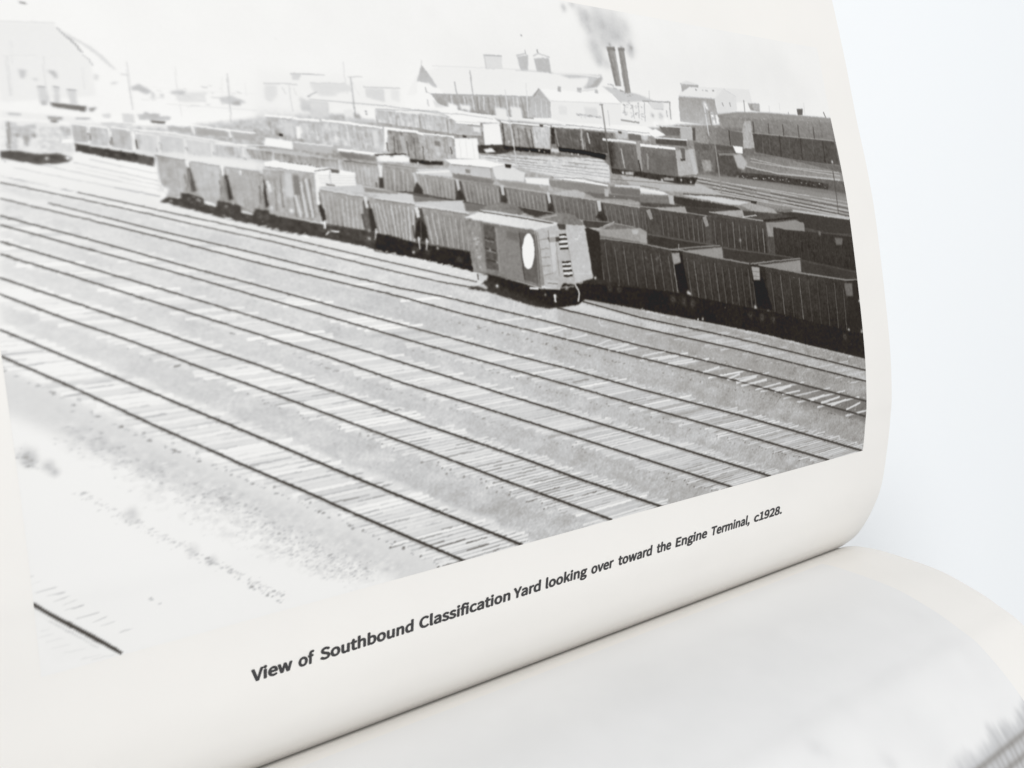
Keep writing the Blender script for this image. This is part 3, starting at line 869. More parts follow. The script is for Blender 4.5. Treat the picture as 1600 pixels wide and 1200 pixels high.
# dark long wall under the roof, with posts
P.side('-172.37,158.11 -141.89,159.93 -143.31,154.04 -146.56,154.03 -163.95,154.44 -170.70,155.87', 178, 160, rough=7)
P.line('-172.37,158.11,0.29 -156.00,159.10,0.31 -141.90,159.88,0.32', 172)
for st in ('-163.30,158.39,0.37 -162.57,154.54,0.34', '-160.75,158.60,0.34 -160.86,155.05,0.34', '-157.47,158.78,0.38 -158.04,155.25,0.38', '-150.55,161.04,0.35 -150.80,155.77,0.35', '-154.15,158.93,0.27 -154.37,155.91,0.27', '-147.27,159.37,0.31 -147.42,155.60,0.31', '-143.64,163.28,0.28 -144.06,159.96,0.32 -145.00,154.34,0.35', '-166.71,158.11,0.30 -167.00,155.77,0.30', '-148.51,159.35,0.23 -148.82,155.91,0.27', '-158.89,158.67,0.23 -159.22,155.17,0.23'):
    P.line(st, 214, a=.85)
for st in ('-159.39,158.51,0.38 -159.78,154.73,0.38', '-156.07,158.78,0.38 -156.47,154.97,0.38', '-152.70,159.01,0.39 -153.01,155.61,0.39', '-146.03,159.39,0.39 -145.86,154.90,0.39', '-162.65,158.25,0.30 -162.85,155.30,0.30'):
    P.line(st, 138, a=.7)
P.line('-160.07,164.94,0.30 -160.28,161.78,0.26 -160.43,159.02,0.26', 160, a=.9)
P.line('-165.04,161.74,0.30 -165.12,158.24,0.30', 165, a=.9)
P.poly('-167.95,156.47 -165.42,155.89 -165.77,154.31 -168.38,154.51', 236, soft=2)
P.poly('-164.69,156.14 -161.75,156.16 -162.02,154.97 -164.73,154.97', 232, soft=2)
P.poly('-154.75,156.29 -151.20,156.14 -151.48,152.90 -154.93,153.48', 226, soft=2)
P.poly('-150.07,156.83 -146.67,156.68 -146.66,153.62 -150.20,153.18', 225, soft=2)
# gable building
P.poly('-139.55,162.32 -136.75,158.87 -137.53,154.63 -145.00,154.34 -142.72,159.65', 178, t2=190, ax=1, soft=.8, rough=5)
P.line('-141.89,159.93,0.24 -139.66,162.27,0.28', 150)
P.line('-139.66,162.27,0.24 -136.91,159.28,0.28', 210)
for st in ('-141.73,158.49,0.28 -142.34,154.52,0.28', '-139.70,159.48,0.28 -140.47,154.64,0.28', '-138.13,159.19,0.24 -138.80,154.75,0.24'):
    P.line(st, 212, a=.7)
P.poly('-139.32,162.21 -126.23,162.48 -113.65,162.87 -111.53,160.81 -136.11,159.34', 237, soft=1)
P.poly('-136.43,159.11 -111.95,160.34 -112.44,156.28 -103.48,155.96 -103.86,154.57 -133.31,153.64 -137.32,154.43', 227, soft=1)
P.line('-136.66,159.22,0.24 -111.95,160.34,0.26', 200, a=.6)
P.poly('-134.28,158.22 -131.63,158.21 -131.95,155.84 -134.60,155.87', 218, soft=2)
P.poly('-125.59,158.44 -121.09,158.55 -121.15,156.15 -125.59,156.28', 214, soft=2)
P.line('-128.88,156.27,0.58 -120.05,156.00,0.50', 190, a=.8)
P.dots('-128.88,156.27 -119.99,156.22', 16, .25, 150, .7, .3)
P.poly('-133.42,163.35 -132.19,163.38 -132.58,161.95 -133.58,161.99', 175, soft=.8)
P.poly('-126.79,163.59 -125.12,163.65 -125.61,162.32 -126.91,162.38', 180, soft=.8)
P.poly('-120.66,163.60 -119.50,163.70 -119.60,162.60 -120.73,162.64', 185, soft=.8)
P.line('-127.32,162.52,0.25 -119.79,163.67,0.34', 205, a=.7)
# chimneys and the dark slope behind
P.poly('-117.83,164.72 -114.93,164.75 -104.48,163.62 -98.62,162.27 -109.40,160.98 -111.83,160.79 -114.25,162.82', 198, soft=1.5)
P.line('-114.25,162.82,0.26 -111.59,160.59,0.26', 190)
P.poly('-113.47,175.79 -110.33,176.15 -110.49,165.36 -112.77,165.25', 146, soft=.8, rough=5)
P.poly('-109.19,175.97 -106.95,176.31 -107.36,163.75 -109.57,163.56', 148, soft=.8, rough=5)
P.line('-112.88,175.33,0.69 -112.50,170.50,0.60 -112.31,165.42,0.52', 122, a=.6)
P.line('-110.95,175.54,0.39 -110.81,170.67,0.39 -110.81,165.78,0.34', 178, a=.7)
P.line('-108.62,175.36,0.61 -108.59,170.00,0.52 -108.88,163.93,0.43', 128, a=.6)
P.line('-110.33,175.17,0.39 -110.19,170.28,0.52 -110.05,164.51,0.69', 226, a=.85)
P.poly('-113.53,176.05 -110.29,176.33 -110.35,175.34 -113.41,175.09', 118, soft=1.2)
P.poly('-109.24,176.27 -106.77,176.55 -106.87,175.64 -109.21,175.38', 118, soft=1.2)
P.dots('-116.14,165.74 -113.63,165.31 -108.31,162.86 -106.46,163.01', 16, .35, 150, .7, .3)
# smoke
P.puff('-114.44,171.18,1.71 -116.78,173.05,2.38 -117.60,175.41,2.72 -115.03,178.53,3.42 -110.41,181.23,3.81 -115.98,182.30,3.07 -119.31,183.62,2.37 -120.73,185.18,2.03 -114.78,185.30,3.43 -108.85,184.68,3.48 -107.86,179.04,3.13 -105.18,182.08,2.80 -126.41,185.42,1.00 -123.29,186.57,1.34 -104.44,176.19,1.93 -104.33,177.65,1.75 -117.16,171.43,1.53', 188, .44, .22)
P.puff('-120.16,181.92,1.69 -118.77,180.18,1.86 -118.37,176.02,2.03 -117.10,172.66,1.70 -104.62,175.44,1.58 -112.99,177.35,2.06 -119.03,183.83,1.69 -126.58,184.71,1.00 -113.77,181.88,2.75 -109.60,179.72,2.43', 164, .32, .3)
P.puff('-112.20,176.74,0.69 -107.99,176.51,0.70 -104.26,176.93,0.88', 120, .4)
# plant beside the chimneys
P.poly('-111.23,160.84 -102.07,161.08 -92.22,162.30 -92.78,155.71 -98.14,154.92 -103.86,154.57 -112.44,156.28', 229, soft=2)
P.line('-103.42,161.80,0.39 -92.22,162.30,0.41', 165)
P.line('-92.55,162.27,0.45 -93.56,157.06,0.40', 165)
P.line('-101.31,161.60,0.26 -99.26,159.92,0.35 -95.73,160.08,0.36', 185)
P.poly('-100.99,161.62 -95.18,162.07 -95.38,160.20 -100.22,159.85', 212, soft=1.5)
P.line('-100.07,165.13,0.18 -100.67,161.65,0.22', 190)
P.puff('-100.68,157.98,0.71 -97.39,158.02,0.89', 175, .8)
P.dots('-111.47,159.93 -104.08,160.48', 40, .22, 150, .7, .5)
P.dots('-111.35,158.15 -103.72,157.32', 40, .25, 165, .7, .5)
for st in ('-107.75,160.43,0.26 -107.88,156.59,0.26', '-102.89,161.48,0.31 -103.98,155.93,0.26', '-105.33,160.38,0.26 -106.03,156.71,0.22', '-94.53,159.80,0.40 -94.73,157.92,0.36', '-110.74,160.43,0.22 -111.29,157.26,0.21'):
    P.line(st, 165, a=.8)
P.line('-113.17,155.79,0.51 -106.39,155.42,0.52', 140, a=.8)
P.puff('-95.69,156.83,0.89 -93.17,156.62,0.90 -99.94,155.27,1.06', 240, .8)

# ---- second building, right, and the dark hedge of cars behind
P.poly('-88.35,164.47 -85.55,167.54 -76.54,168.08 -55.84,169.12 -55.46,165.11 -74.96,163.62', 222, soft=1)
P.poly('-88.35,164.47 -72.88,164.75 -72.80,160.12 -73.96,159.80 -73.99,157.36 -79.13,156.55 -89.84,156.83', 158, t2=178, ax=1, soft=.8, rough=5)
P.poly('-85.95,167.26 -82.73,168.02 -70.96,167.83 -72.44,165.03 -88.08,164.26', 226, soft=.8)
P.poly('-72.44,165.03 -67.95,168.33 -62.65,166.30 -63.53,162.01 -72.80,160.12', 216, soft=.8)
P.line('-67.95,168.33,0.24 -62.65,166.30,0.24', 205)
P.poly('-86.42,168.02 -78.85,168.50 -79.27,167.70 -82.82,167.68 -86.54,165.80', 168, soft=.8)
P.poly('-87.03,168.25 -83.73,169.35 -78.61,168.62 -83.36,168.20', 218, soft=.8)
P.line('-86.82,168.27,0.23 -84.05,168.14,0.23 -78.87,168.40,0.23', 175)
P.dots('-81.32,166.95 -70.39,167.29', 6, .4, 140, .9, .05)
P.line('-69.73,164.02,0.47 -69.50,162.81,0.47', 165)
P.line('-66.32,164.28,0.48 -66.13,162.91,0.48', 165)
P.line('-88.01,164.50,0.23 -72.49,164.88,0.24', 195)
P.puff('-77.70,162.83,0.75 -77.13,161.91,0.65 -75.54,159.69,0.84 -75.27,157.76,0.75', 242, .95)

# dark bank / cars at the far right
P.poly('-73.16,160.10 -64.06,161.47 -48.53,162.30 -11.76,162.81 -12.11,134.29 -27.09,138.64 -66.84,142.55 -67.21,151.35 -72.39,157.95', 142, t2=96, ax=1, soft=2, rough=4)
P.poly('-71.05,160.00 -56.47,161.75 -15.09,162.42 -15.11,161.04 -41.09,160.47 -70.54,159.30', 150, a=.7, soft=2)
P.dots('-69.23,158.89 -41.01,160.73 -15.84,161.55', 30, .25, 190, .6, .5)
P.line('-72.51,155.25,0.24 -63.02,155.29,0.24 -42.88,155.13,0.35 -16.39,154.90,0.37', 165, a=.7)
P.poly('-72.81,158.90 -61.81,159.12 -61.09,156.66 -73.00,155.95', 146, a=.8, soft=2)
P.poly('-58.60,155.04 -16.04,154.65 -16.07,146.70 -37.30,147.03 -58.91,149.25', 92, soft=1.5, rough=4)
for st in ('-50.43,155.24,0.39 -51.48,149.56,0.34', '-40.56,154.73,0.40 -41.66,149.46,0.30', '-28.34,154.84,0.36 -29.15,149.98,0.31', '-53.83,155.56,0.44 -55.18,148.90,0.44', '-22.03,161.70,0.84 -22.37,155.69,0.73'):
    P.line(st, 120, a=.5)
P.poly('-61.21,158.66 -58.05,159.12 -58.90,150.50 -64.31,150.00 -63.48,155.02', 172, soft=1, rough=8)
P.line('-59.28,165.57,0.39 -60.44,158.71,0.39', 150, a=.9)
P.poly('-57.72,164.69 -52.07,164.86 -52.45,162.28 -54.74,162.38 -57.01,162.47', 158, soft=1.5, rough=10)
P.poly('-55.69,164.33 -52.14,164.60 -52.69,162.78 -55.37,162.84', 185, a=.7, soft=1)
P.poly('-33.29,164.69 -29.86,164.83 -30.78,162.73 -33.38,162.56', 100, soft=1)
P.line('-47.41,164.70,0.15 -47.81,162.09,0.15', 190)
P.line('-41.92,166.14,0.15 -42.24,163.52,0.15', 205)
P.line('-28.80,167.14,0.21 -29.47,162.82,0.21', 205)
P.line('-18.85,164.63,0.48 -18.12,162.77,0.48', 115)
P.line('-38.14,163.29,0.25 -38.14,162.50,0.25', 120)
P.puff('-19.85,147.55,0.50', 235, .9)
P.grain('-71.78,159.95 -15.18,162.14 -15.65,138.03 -66.84,142.55', 5, .9, 3)
for st in ('-56.97,158.93,0.44 -57.58,155.35,0.44', '-49.62,158.89,0.40 -50.31,155.35,0.40', '-42.36,159.08,0.40 -43.04,155.12,0.40', '-34.45,159.30,0.41 -35.13,155.12,0.41', '-26.36,159.26,0.42 -26.98,155.02,0.41', '-45.25,155.26,0.45 -46.57,148.23,0.45', '-34.69,154.93,0.46 -35.95,147.60,0.46', '-22.72,154.69,0.47 -23.86,147.24,0.47'):
    P.line(st, 62, a=.6)
for st in ('-55.88,158.75,0.24 -16.62,159.30,0.26', '-59.37,148.98,0.24 -37.22,147.29,0.30 -16.62,146.41,0.32'):
    P.line(st, 140, a=.45)

# flat cars and tank, right
P.poly('-63.77,148.05 -46.82,147.97 -12.07,143.55 -12.03,140.81 -46.77,142.86 -65.46,144.79', 128, t2=150, ax=1, soft=1, rough=6)
for st in ('-61.80,147.14,0.24 -46.07,145.18,0.25 -17.44,143.94,0.26', '-64.79,144.57,0.48 -49.98,142.77,0.59 -17.31,141.51,0.63', '-62.09,146.14,0.24 -38.13,144.40,0.30 -16.87,142.87,0.32'):
    P.line(st, 188, a=.75)
P.poly('-69.72,142.71 -50.21,142.01 -24.04,140.02 -25.12,137.88 -47.74,139.53 -68.79,140.80', 78, soft=1, rough=8)
P.dots('-68.59,141.53 -49.78,140.75 -25.17,139.20', 26, .28, 215, .8, .25)
P.poly('-85.92,150.92 -75.87,151.17 -65.13,148.49 -70.26,140.76 -87.05,140.58', 112, soft=2, rough=10)
P.poly('-77.43,148.22 -67.95,148.86 -66.14,145.01 -67.72,142.04 -70.92,140.99 -79.10,142.20', 92, soft=1.5, rough=7)
P.poly('-69.64,148.06 -65.87,148.46 -63.75,145.59 -65.89,143.31 -68.64,143.96', 176, soft=2.5)
P.line('-76.15,147.79,0.65 -68.91,148.09,0.76', 150, a=.7)
P.poly('-69.13,151.01 -64.41,150.89 -65.13,148.49 -68.03,148.61', 238, soft=1)
P.poly('-76.73,150.65 -68.92,150.53 -68.62,149.08 -76.51,148.98', 95, soft=1.5)
P.poly('-85.81,146.46 -78.54,146.74 -79.77,141.00 -86.59,141.06', 112, soft=1.5, rough=9)
P.poly('-84.30,145.81 -80.15,145.97 -80.37,142.64 -83.83,142.54', 165, a=.7, soft=2, rough=12)
P.poly('-83.04,150.35 -79.56,150.52 -79.69,148.84 -82.79,148.80', 100, soft=1)
P.poly('-83.95,155.30 -79.98,156.02 -79.49,150.76 -84.89,150.97', 150, soft=1.5, rough=8)
P.poly('-77.31,155.70 -68.77,155.71 -69.87,150.98 -78.08,150.83', 140, t2=120, ax=0, soft=1, rough=6)
P.poly('-68.84,155.46 -63.10,155.04 -64.15,150.51 -69.58,150.75', 112, soft=1)
P.line('-69.21,155.44,0.43 -69.94,150.73,0.43', 70, a=.8)
# pale huts and roofs in front of the plant
P.poly('-98.79,154.88 -90.40,154.92 -91.43,152.52 -97.59,152.42', 116, soft=1, rough=5)
P.line('-100.00,155.04,0.44 -85.67,155.20,0.37', 205)
P.poly('-90.33,155.16 -84.99,155.24 -85.44,151.42 -91.04,151.60', 178, soft=1)
P.poly('-85.33,155.22 -83.95,155.30 -85.10,151.44 -86.12,151.38', 95, soft=1)
P.poly('-103.75,152.76 -100.58,154.08 -96.94,152.45 -101.62,151.51', 238, soft=1)
P.poly('-101.40,151.16 -88.83,151.25 -88.96,149.60 -101.48,149.70', 92, soft=1, rough=5)
P.line('-101.62,151.51,0.40 -88.44,151.45,0.41', 215)
P.poly('-106.36,154.42 -102.74,154.19 -104.69,150.45 -107.36,150.76', 190, soft=2, rough=12)
P.poly('-133.31,153.64 -103.86,154.57 -99.96,152.97 -103.38,151.87 -125.48,152.41', 236, soft=1.5)

# ---- rows of pale cars, mid distance (left to right)
P.poly('-214.71,151.20 -203.32,151.67 -198.05,150.81 -186.07,149.61 -170.73,147.51 -166.10,144.31 -171.94,141.46 -191.42,141.86 -215.88,144.22', 208, a=.6, soft=6, rough=9)
# back row
P.line('-202.80,154.47,0.20 -185.92,154.35,0.25 -176.22,153.95,0.25 -168.46,154.12,0.26', 180, a=.7)
P.poly('-187.07,153.54 -182.49,153.50 -182.89,150.53 -187.05,150.64', 204, soft=1)
for st, t in (('-187.70,153.31 -182.73,153.30 -183.08,150.16 -187.29,150.44', 203), ('-182.24,153.15 -176.61,153.10 -177.00,149.79 -182.59,150.00', 205), ('-176.13,153.39 -169.16,152.92 -169.75,149.08 -176.48,149.63', 200), ('-168.98,152.74 -159.94,151.97 -160.40,148.82 -169.35,148.91', 198)):
    P.side(st, t, t + 4, rough=5)
    P.line(' '.join(st.split()[:2]), 228, w=.22)
P.line('-187.49,153.40,0.17 -176.66,153.84,0.18 -169.45,153.59,0.18', 160, a=.6)
P.poly('-171.47,154.29 -164.77,154.77 -155.84,153.62 -153.76,152.36 -166.73,151.93 -169.07,153.31', 236, soft=1)
P.line('-172.47,153.65,0.22 -164.53,153.81,0.26 -155.93,153.21,0.23', 190, a=.7)
P.poly('-159.28,151.81 -154.24,152.33 -154.48,146.96 -159.74,146.52', 231, soft=.8)
P.line('-166.77,151.73,0.37 -160.01,151.65,0.38', 240)
P.poly('-166.86,151.34 -159.84,151.39 -160.17,148.83 -167.31,149.21', 196, soft=1, rough=5)
P.poly('-162.21,151.05 -160.21,150.78 -160.46,149.59 -162.23,149.88', 225, a=.8, soft=1)
P.line('-163.74,151.27,0.34 -160.12,151.17,0.30', 170, a=.7)
# second row: box cars with bright roofs
for st, t in (('-212.89,149.83 -207.33,149.86 -207.19,145.64 -212.53,146.37', 196), ('-206.04,149.26 -201.44,149.21 -201.90,145.57 -205.96,145.71', 196), ('-201.22,149.39 -194.43,149.29 -195.08,144.69 -201.85,144.89', 199), ('-194.27,149.12 -186.61,148.86 -186.77,143.82 -194.71,144.71', 194)):
    P.side(st, t, t + 8, rough=7, mottle=6)
P.line('-213.05,150.25,0.45 -207.27,150.20,0.46', 236)
P.line('-212.94,149.92,0.13 -207.34,149.79,0.13', 175, a=.8)
P.line('-207.12,150.04,0.52 -201.13,149.91,0.47', 236)
P.line('-206.02,149.36,0.13 -201.24,149.32,0.13', 175, a=.7)
P.line('-200.73,150.11,0.47 -194.52,149.81,0.48 -186.54,149.22,0.49', 238)
P.line('-193.86,149.32,0.17 -186.57,149.04,0.17', 180, a=.7)
P.poly('-209.57,148.87 -207.42,149.34 -207.25,146.32 -209.17,146.21', 212, a=.8, soft=2)
P.poly('-206.72,148.37 -205.84,148.42 -206.11,145.87 -206.99,145.82', 236, a=.9, soft=1)
P.poly('-189.38,148.70 -187.83,148.61 -188.03,144.48 -189.40,144.42', 222, a=.7, soft=2)
P.poly('-186.10,149.43 -185.40,148.93 -186.51,144.19 -186.87,144.35', 238, soft=1)
for st, t in (('-185.44,148.75 -177.98,148.43 -177.50,142.37 -181.62,142.40 -185.84,143.50', 172), ('-176.32,148.34 -168.66,148.00 -169.27,142.86 -176.87,142.39', 186)):
    P.side(st, t, t + 8, rough=7, mottle=8)
P.line('-186.14,149.25,0.56 -177.69,148.82,0.50', 238)
P.line('-178.13,148.68,0.50 -176.52,148.40,0.58 -167.98,148.11,0.52', 238)
P.line('-185.47,148.56,0.18 -178.00,148.32,0.18', 160)
P.line('-176.34,148.26,0.14 -168.46,147.93,0.15', 165)
for st in ('-182.03,147.66,1.06 -181.96,142.75,1.06', '-173.95,147.53,0.29 -174.23,143.98,0.29', '-169.85,147.56,0.29 -170.04,143.40,0.29'):
    P.line(st, 200, a=.6)
for st in ('-184.07,147.55,0.28 -184.44,143.56,0.28', '-181.01,146.62,0.28 -180.97,142.61,0.28', '-179.00,147.46,0.21 -179.28,142.85,0.21', '-177.06,145.71,0.32 -177.29,142.38,0.32', '-169.58,145.68,0.37 -169.48,143.99,0.37', '-186.16,146.00,0.31 -186.18,143.84,0.31', '-183.40,146.86,0.18 -183.49,143.23,0.18'):
    P.line(st, 130, a=.75)
P.poly('-173.85,146.98 -172.15,146.88 -172.30,145.74 -173.74,145.79', 150, a=.7, soft=1)
P.poly('-168.04,147.84 -161.68,148.17 -162.06,143.13 -168.57,143.08', 233, soft=.8)
for st in ('-166.77,147.52,0.18 -167.19,143.32,0.18', '-164.97,147.61,0.15 -165.40,143.39,0.15', '-163.11,147.90,0.15 -163.39,143.27,0.15'):
    P.line(st, 212, a=.8)
P.poly('-165.66,148.61 -164.49,148.60 -164.68,148.13 -165.66,148.15', 110, soft=.6)
P.poly('-181.79,142.58 -176.90,142.21 -172.23,142.19 -172.48,141.36 -177.08,141.28 -181.71,141.93', 96, soft=1, rough=12)
P.puff('-179.16,141.72,0.26 -175.74,142.14,0.22', 240, .9)

# the tracks beyond, centre
P.poly('-162.00,144.48 -122.88,144.81 -120.55,142.75 -121.55,138.45 -138.23,139.31 -161.87,142.95', 212, soft=2, rough=6)
for st in ('-161.58,144.31,0.19 -121.12,142.73,0.25', '-160.36,143.58,0.15 -121.38,141.66,0.25', '-156.76,142.94,0.15 -121.34,140.59,0.25', '-150.75,141.97,0.15 -121.26,139.73,0.25', '-150.88,141.37,0.19 -127.45,139.58,0.25', '-153.03,144.85,0.15 -121.43,143.80,0.21', '-140.03,145.19,0.20 -120.70,144.47,0.21'):
    P.line(st, 150, a=.7, brk=.25)
P.dots('-157.03,143.91 -142.60,142.85 -124.27,141.36', 70, .25, 170, .5, 1.0, 2)
P.poly('-86.93,141.05 -70.19,141.00 -47.74,139.53 -24.64,137.99 -10.64,136.21 -10.82,132.14 -31.81,137.25 -70.58,139.55 -87.29,139.65', 128, soft=2)
P.poly('-86.78,141.61 -67.38,140.59 -7.22,134.99 -7.34,127.16 -48.26,131.38 -88.10,136.40', 140, soft=2)
for st in ('-88.33,140.83,0.27 -15.29,132.76,0.34', '-88.57,139.90,0.27 -14.63,131.05,0.38', '-88.04,138.80,0.27 -14.21,129.77,0.34', '-85.12,137.56,0.26 -14.47,128.70,0.34', '-70.74,138.97,0.23 -14.95,134.05,0.30', '-79.97,136.15,0.26 -41.65,131.81,0.30'):
    P.line(st, 192, a=.8, brk=.2)
for st in ('-88.47,140.27,0.24 -15.15,131.91,0.34', '-88.44,139.35,0.24 -14.79,130.41,0.34', '-87.15,138.08,0.24 -14.32,129.34,0.34'):
    P.line(st, 82, a=.7, brk=.2)
P.poly('-119.02,141.94 -87.41,139.19 -77.30,135.62 -113.19,136.89', 176, soft=2)
for st in ('-121.35,139.31,0.21 -88.99,138.23,0.23', '-115.94,140.30,0.17 -84.81,138.78,0.23', '-120.98,138.46,0.21 -104.63,137.26,0.22'):
    P.line(st, 100, a=.6, brk=.2)

# ---- third-row box cars
P.poly('-161.83,146.42 -154.48,146.96 -151.71,146.50 -151.97,145.29 -156.90,144.50 -161.96,144.68', 112, soft=1, rough=14)
P.poly('-160.41,145.52 -157.99,146.01 -156.78,145.09 -159.64,144.77', 238, a=.9, soft=1.2)
P.side('-153.03,152.40 -143.92,152.56 -144.58,146.42 -153.61,146.61', 182, 172, rough=6, mottle=6)
P.side('-144.27,152.13 -138.63,152.26 -139.79,146.22 -144.58,146.42', 205, 200, ribs=5, rt=222, rw=.22, ra=.5, rough=6)
P.line('-153.67,152.76,0.54 -150.83,152.54,0.54 -142.40,152.57,0.48 -138.32,152.49,0.40', 230)
P.line('-150.39,152.37,0.19 -144.02,152.15,0.20', 150)
P.line('-153.32,152.18,0.46 -153.95,146.79,0.46', 120, a=.7)
for st in ('-148.90,151.45,0.27 -149.20,146.81,0.27', '-146.65,151.58,0.63 -146.26,146.75,0.63', '-150.29,151.77,0.23 -150.55,147.35,0.23'):
    P.line(st, 140, a=.6)
P.line('-144.98,151.27,0.31 -145.04,146.60,0.31', 120, a=.7)
P.poly('-141.84,152.77 -140.57,152.77 -140.88,152.13 -141.78,152.20', 120, soft=.6)
P.poly('-154.29,146.77 -139.74,146.43 -140.03,145.19 -144.05,145.43 -154.26,145.79', 92, soft=1, rough=12)
P.puff('-152.36,147.90,0.23 -143.50,146.06,0.32 -146.58,145.76,0.23 -141.94,145.80,0.24', 238, .9)
P.poly('-138.42,152.07 -137.10,152.15 -137.84,147.96 -139.15,147.89', 112, soft=1, rough=10)
P.side('-137.26,152.14 -128.88,151.99 -129.31,146.89 -137.50,147.15', 150, 138, rough=6, mottle=6)
P.side('-127.27,151.87 -120.01,151.85 -120.28,146.21 -127.70,146.75', 138, 122, rough=6, mottle=5)
P.line('-137.79,152.52,0.48 -128.72,152.64,0.49', 226)
P.line('-128.16,152.68,0.41 -128.76,146.91,0.41', 196, a=.8)
P.line('-127.14,152.39,0.33 -116.45,152.27,0.34', 190)
P.line('-126.26,151.50,0.58 -126.17,148.52,0.41', 205, a=.8)
P.line('-137.05,151.73,0.28 -136.93,147.38,0.28', 190, a=.7)
P.poly('-136.98,147.17 -127.98,146.74 -121.19,145.95 -121.56,144.44 -128.28,145.45 -137.22,146.13', 80, soft=1, rough=10)
P.puff('-132.99,145.68,0.26 -130.86,145.60,0.26', 225, .9)
P.poly('-139.70,146.64 -137.07,146.75 -137.05,145.72 -139.63,145.82', 210, soft=1.5)
P.poly('-133.04,153.65 -104.62,154.07 -103.12,152.80 -126.55,152.56 -133.20,153.01', 234, soft=1)
P.line('-133.15,153.23,0.24 -115.70,152.89,0.25 -103.19,152.57,0.26', 150, a=.7)
P.poly('-116.39,152.49 -111.68,152.54 -111.92,150.53 -116.32,150.52', 185, soft=1.5, rough=10)
P.poly('-111.50,152.11 -106.74,151.92 -106.86,150.34 -111.68,150.32', 116, soft=1)
P.poly('-115.09,152.57 -113.74,152.56 -113.97,151.92 -115.08,151.95', 90, soft=.6)
# pair of dark box cars, right of centre
P.poly('-120.39,149.23 -107.83,148.95 -92.94,148.26 -84.88,148.61 -86.73,141.29 -94.95,140.62 -109.15,141.36 -120.07,142.34', 120, soft=1)
P.side('-120.33,149.45 -109.30,149.10 -109.40,141.57 -120.02,142.56', 118, 106, ribs=5, rt=128, rw=.3, ra=.5, rough=6)
P.side('-108.08,149.16 -93.86,148.45 -95.55,140.83 -109.09,141.58', 122, 110, rough=5, mottle=4)
P.poly('-94.25,148.20 -86.86,148.76 -86.81,141.52 -94.89,140.85', 172, soft=.8, rough=6)
P.poly('-88.89,148.67 -86.12,149.03 -86.41,141.76 -88.16,141.48', 190, a=.6, soft=1)
P.line('-121.34,149.96,0.59 -114.13,149.97,0.60 -109.16,149.64,0.60', 222)
P.line('-107.79,149.13,0.78 -94.13,148.67,0.71', 232)
P.line('-115.28,147.73,0.38 -115.12,142.49,0.38', 200, a=.8)
P.poly('-109.43,149.32 -107.77,149.18 -108.73,141.81 -109.95,141.78', 158, soft=1)
P.line('-109.48,144.88,0.52 -109.45,141.35,0.60', 75)
P.line('-105.64,146.81,0.61 -106.48,142.32,0.61', 175, a=.5)
P.poly('-102.64,146.49 -94.81,146.11 -96.02,141.50 -103.54,141.74', 108, a=.6, soft=2)
P.poly('-92.09,148.99 -90.16,148.85 -90.92,146.03 -92.12,145.99', 110, soft=1)
P.poly('-92.91,145.96 -90.79,146.04 -90.98,145.33 -92.96,145.26', 90, soft=.6)
P.poly('-120.07,142.34 -109.09,141.58 -94.95,140.62 -87.05,140.58 -88.93,138.46 -95.47,138.56 -109.47,140.03 -120.43,140.83', 70, soft=1, rough=8)
P.puff('-116.20,141.16,0.41 -113.60,141.23,0.34 -101.83,139.59,0.39 -94.13,139.77,0.39 -90.31,139.31,0.36', 226, .9)
P.poly('-115.38,141.40 -112.11,141.49 -112.32,140.61 -115.26,140.66', 196, a=.8, soft=1.5)
P.poly('-101.11,140.24 -97.01,140.11 -97.18,139.43 -100.99,139.43', 175, a=.8, soft=1)
# pole lines
P.line('-151.05,155.75,0.39 -150.93,152.13,0.46 -151.28,141.75,0.46', 205, a=.9)
P.line('-117.19,158.18,0.21 -117.79,153.73,0.21', 170, a=.7)
P.line('-119.06,159.80,0.55 -119.72,151.87,0.55 -120.67,139.32,0.54', 150, a=.95)
P.line('-119.99,159.51,0.25 -118.54,159.62,0.25', 140)
P.line('-78.09,162.42,0.65 -78.24,159.51,0.51 -78.76,153.20,0.46', 210, a=.8)
P.line('-76.46,160.84,0.56 -76.72,151.86,0.56 -77.89,136.08,0.60', 140, a=.95)
P.line('-78.42,160.08,0.28 -74.96,159.98,0.28', 165)
P.line('-20.44,144.40,0.63 -21.44,129.98,0.47', 90, a=.7)

# ---- second hopper row (behind the front row)
P.poly('-237.59,145.61 -228.01,145.21 -218.56,143.77 -205.25,142.70 -197.87,141.62 -198.78,138.50 -203.75,139.04 -215.30,139.68 -225.93,140.90 -238.26,141.04', 214, a=.7, soft=2)
P.side('-223.95,143.67 -218.96,143.26 -218.98,141.17 -224.59,141.58', 198, 204, rough=4)
P.side('-218.17,143.14 -212.81,142.72 -213.14,140.73 -217.35,141.23', 182, 190, ribs=5, rt=200, ra=.4)
P.side('-212.50,142.56 -198.61,141.59 -198.78,138.50 -212.49,140.59', 184, 176, ribs=12, rt=200, ra=.4)
P.poly('-212.02,143.41 -204.89,142.78 -205.37,142.02 -212.47,142.73', 205, soft=1)
P.poly('-213.66,145.64 -207.98,145.10 -208.27,143.41 -214.27,143.97', 234, soft=1)
P.poly('-207.66,144.95 -199.56,144.48 -199.47,142.94 -204.84,143.05 -208.04,143.76', 204, soft=1)
P.line('-207.82,145.01,0.26 -199.18,144.60,0.27', 226)
P.line('-223.90,143.99,0.25 -218.53,143.93,0.19 -213.93,143.98,0.16', 235, a=.8)
P.line('-217.93,143.63,0.16 -211.99,143.58,0.13 -208.30,143.24,0.13', 185, a=.7)
P.poly('-210.81,146.59 -209.79,146.58 -209.94,146.11 -210.82,146.13', 105, soft=.6)
P.line('-198.21,143.85,0.54 -188.85,143.20,0.55', 238)
P.poly('-198.27,143.50 -189.31,142.82 -189.54,141.57 -197.40,142.16', 178, soft=1)
